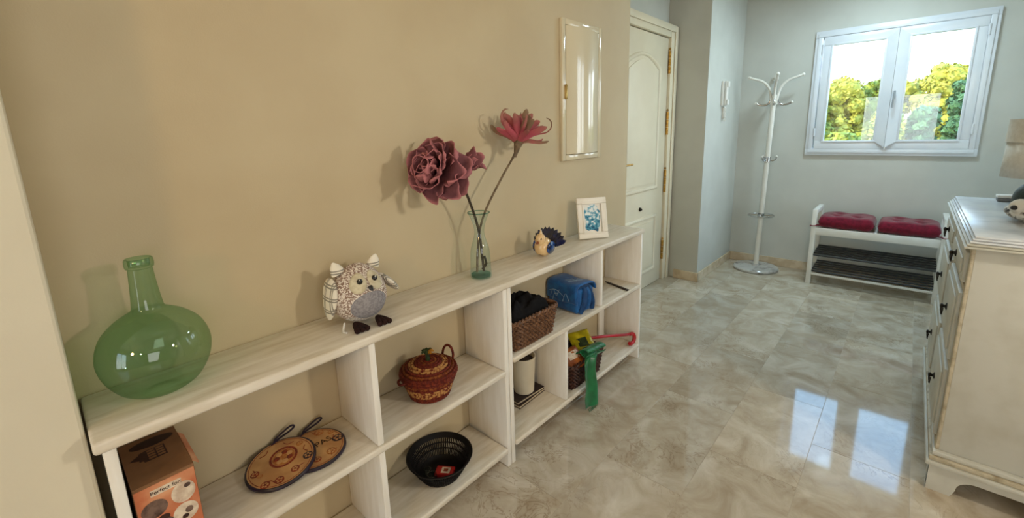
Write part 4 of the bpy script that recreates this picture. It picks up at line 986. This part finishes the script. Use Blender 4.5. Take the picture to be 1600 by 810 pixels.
o = thing('snack_packet', 'orange brown packet tucked below the yellow packet in the dark wicker basket', 'packet', (.178, 1.640, .235)); o.rotation_euler = (R_(8), R_(34), R_(-12))
crumple(.055, .050, .012, 2).done('packet_pouch', M_og, o, smooth=70); B().box(-.03, .01, -.03, .03, .0115, .0132).done('packet_label', M_prp, o, smooth=0)
b = B(); b.grid(lambda u, v: ((2*u-1)*.068, (2*v-1)*.126, .05+.085*max(0, 1-max(abs(2*u-1), abs(2*v-1))**4)**.5+.02*mnoise.noise(Vector((u*5, v*6, 9)))), 30, 40)
b.grid(lambda u, v: ((2*u-1)*.068, (2*v-1)*.126, .049), 4, 4)
tag(b.done('dark_cloth', pmat('dark_green_black_cloth', (26, 30, 28), .85, .2, col2=(14, 18, 16), nscale=50, bump=(120, .6)), loc=(.130, 1.712, .0965), smooth=70), 'dark cloth filling the dark wicker basket on the bottom shelf', 'fabric')
M_gr = pmat('green_satin', (14, 112, 62), .35, .5, col2=(10, 86, 46), nscale=16, bump=(60, .3), sheen=.2)
gr = thing('green_ribbon', 'shiny green ribbon scarf hanging out of the dark wicker basket to the floor', 'ribbon', (.25, 1.650, 0))
path = spl([(-.06, .045, .262), (-.02, .050, .272), (.004, .030, .268), (.012, .0, .245), (.016, -.006, .19), (.022, .0, .12), (.026, -.004, .06), (.030, .0, .012)], 6)
b = B(); n = len(path)-1
def rib(u, v):
    p = path[min(n, int(round(v*n)))]; w = .062-.010*math.sin(PI*v); a = 2*u-1
    t = .5*math.sin(4*v); d = Vector((.18+t*.15, 1, 0)).normalized()
    return p+d*w*a*.72+Vector((.008*math.cos(3*a+5*v)+.003*math.sin(11*v+4*a), 0, -.012*a*a*(1-v)))
b.grid(rib, 12, n); b.done('ribbon_tail', M_gr, gr, smooth=70, solid=.0012)
for k, (y0, zr, rx) in enumerate(((.062, .268, 1), (.105, .262, 1.1), (.02, .275, .8))):
    b = B()
    def loop(u, v, y0=y0, zr=zr, rx=rx):
        a = 2*PI*v*.92+.4; return Vector((-.012+.030*rx*math.cos(a)+(u-.5)*.012, y0+(u-.5)*.050+.006*math.sin(2*a), zr+.022*rx*math.sin(a)))
    b.grid(loop, 8, 24); b.done('ribbon_bow', M_gr, gr, smooth=70, solid=.0012)
b = B()
for k in range(9):
    y = -.034+k*.0085; b.tube(spl([(.030, y, .014), (.034+.004*math.sin(k), y+.002, .006), (.040, y, .0025)], 3), .0016, 4)
b.done('ribbon_fringe', M_gr, gr)
M_rh = pmat('red_plastic', (176, 18, 28), .3, .5, col2=(150, 14, 24), nscale=12)
um = thing('umbrella', 'red hooked umbrella handle lying across the far unit bottom shelf', 'umbrella', (.18, 1.992, .0965))
B().tube(spl([(-.06, -.165, .150), (-.02, -.02, .120), (.015, .130, .082), (.022, .185, .068)], 6), .008, 10).done('shaft', M_rh, um)
B().tube(spl([(.022, .180, .069), (.026, .210, .062), (.032, .220, .042), (.034, .208, .020), (.032, .182, .013), (.030, .165, .020)], 6), .0105, 12).done('hook_handle', M_rh, um)

# ------------------------------------------------------------------ outside: hillside, trees, bushes
M_ground = pmat('dry_grass', (150, 140, 70), .9, .1, col2=(92, 100, 48), nscale=1.2)
b = B(); b.grid(lambda u, v: (-30+60*u, 7+50*v, -3.2+.10*50*v+.35*mnoise.noise(Vector((u*9, v*8, 1)))), 40, 34)
struct(b.done('hillside', M_ground, smooth=80))
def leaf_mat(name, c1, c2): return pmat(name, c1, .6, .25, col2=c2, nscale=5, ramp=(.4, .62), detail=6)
LM = [leaf_mat('olive_foliage', (150, 152, 52), (100, 122, 52)), leaf_mat('yellow_foliage', (182, 170, 66), (132, 136, 54)), leaf_mat('deep_foliage', (82, 116, 72), (58, 92, 62))]  # olive, yellow and deep green leaf colours
M_trunk = pmat('bark', (92, 72, 52), .9, .2, col2=(64, 50, 38), nscale=8)
def ground_z(x, y):
    v = (y-7)/50; u = (x+30)/60; return -3.2+.10*50*v+.35*mnoise.noise(Vector((u*9, v*8, 1)))
def tree(name, label, x, y, ztop, r, mt, seed, cat='tree', group='trees on the hillside outside the window', low=None):
    g = ground_z(x, y); t = thing(name, label, cat, (x, y, g), 0, group)
    h_ = ztop-g; rnd = random.Random(seed); b = B(); lo = h_*.30 if low is None else low
    def leafq(c, d, s):
        a = d.orthogonal().normalized(); a = Matrix.Rotation(rnd.uniform(0, 6.28), 3, d) @ a; bb = d.cross(a)
        vs = [b.bm.verts.new(c+a*s), b.bm.verts.new(c+bb*s*.6), b.bm.verts.new(c-a*s), b.bm.verts.new(c-bb*s*.6)]; b.bm.faces.new(vs)
    nb = 64
    for i in range(nb):
        f = rnd.random(); zc = lo+(h_-lo)*(.10+.78*f); rr = r*(.95-.55*abs(f-.35)**1.1*1.4)*rnd.uniform(.2, 1)**.5
        a = rnd.uniform(0, 2*PI); c = Vector((rr*.62*math.cos(a), rr*.62*math.sin(a), zc)); cr_ = r*rnd.uniform(.17, .30)
        g2 = bmesh.ops.create_icosphere(b.bm, subdivisions=2, radius=cr_*.86)
        for v in g2['verts']: v.co = c+v.co*(1+.35*mnoise.noise(v.co*3+c))
        for q in range(70):
            d = Vector((rnd.gauss(0, 1), rnd.gauss(0, 1), rnd.gauss(0, 1))).normalized()
            leafq(c+d*cr_*rnd.uniform(.85, 1.12), (d+Vector((rnd.gauss(0, .5), rnd.gauss(0, .5), rnd.gauss(0, .5)))).normalized(), rnd.uniform(.05, .11))
    b.done('crown', mt, t, smooth=0)
    B().tube(spl([(0, 0, -.1), (.05, .03, lo*.8+.1), (0, .0, h_*.6)], 4), [.16*r]*4+[.12*r]*4+[.06*r], 8).done('trunk', M_trunk, t)
TS = [(-3.6, 24, 3.1, 1.5, 2), (-2.3, 22.5, 3.05, 1.4, 0), (-1.1, 23.5, 3.35, 1.4, 1), (-.1, 24.5, 3.25, 1.3, 0), (.95, 24, 3.15, 1.3, 1), (1.95, 22.5, 3.55, 1.25, 1), (2.30, 20.0, 2.95, .60, 2), (3.3, 23, 4.1, 1.5, 0), (4.9, 25, 3.6, 1.7, 1), (-5.4, 26, 3.4, 1.8, 1), (6.7, 27, 3.9, 1.8, 0), (-7.4, 27, 3.5, 1.8, 0)]
kinds = ['deep green tree', 'sunlit olive green tree', 'yellow green sunlit tree']
wh = ['at the left end of the view', 'in the left pane beside its outer edge', 'in the left pane near its middle', 'in the left pane next to the meeting stile', 'rising behind the meeting stile of the window', 'in the right pane near its middle', 'standing in front of the others in the right pane', 'in the right pane at its outer edge', 'beyond the right edge of the window', 'beyond the left edge of the window', 'farthest right on the hillside', 'farthest left on the hillside']
for i, (x, y, z, r, kd) in enumerate(TS):
    tree('hillside_tree', ['olive green sunlit tree ', 'yellow green sunlit tree ', 'deep green tree '][kd]+wh[i], x, y, z, r, LM[kd], 900+i)
BS = [(-1.1, 15.2, 1.45, .9, 1, 'yellow bush below the trees in the left pane, nearer its outer edge'), (-.15, 15.0, 1.35, .75, 0, 'olive bush below the trees in the left pane, nearer the meeting stile'), (.95, 13.6, 1.02, .55, 1, 'low yellow bush at the bottom of the right pane, next to the meeting stile'), (1.75, 13.9, 1.00, .6, 1, 'yellow bush at the bottom of the right pane, nearer its outer edge'), (2.15, 15.4, 1.75, .60, 2, 'deep green bush in the right pane, nearest its outer edge'), (.62, 16.4, 2.05, .70, 0, 'olive bush rising behind the meeting stile of the window'), (1.42, 16.6, 2.0, .65, 2, 'deep green bush in the middle of the right pane'), (-2.4, 15.5, 1.5, 1.0, 0, 'olive bush hidden at the left edge of the window'), (3.0, 15.0, 1.5, .9, 0, 'olive bush hidden at the right edge of the window')]
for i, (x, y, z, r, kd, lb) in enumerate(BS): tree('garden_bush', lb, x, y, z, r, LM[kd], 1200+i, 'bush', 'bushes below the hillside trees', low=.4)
cl_ = thing('fill_light_fixture', 'unseen round white fixture added around the hall fill light', 'ceiling lamp', (1.02, 3.85, CEIL-.001))  # unseen fixture, added only to house the hall fill light
B().lathe([(0, -.02), (.15, -.02), (.20, -.012), (.20, 0), (0, 0)], 40).done('fixture_plate', M_plas, cl_)
B().lathe([(.19, -.012), (.215, -.012), (.215, -.05), (.19, -.05), (.19, -.012)], 40).done('fixture_ring', M_chrome, cl_)
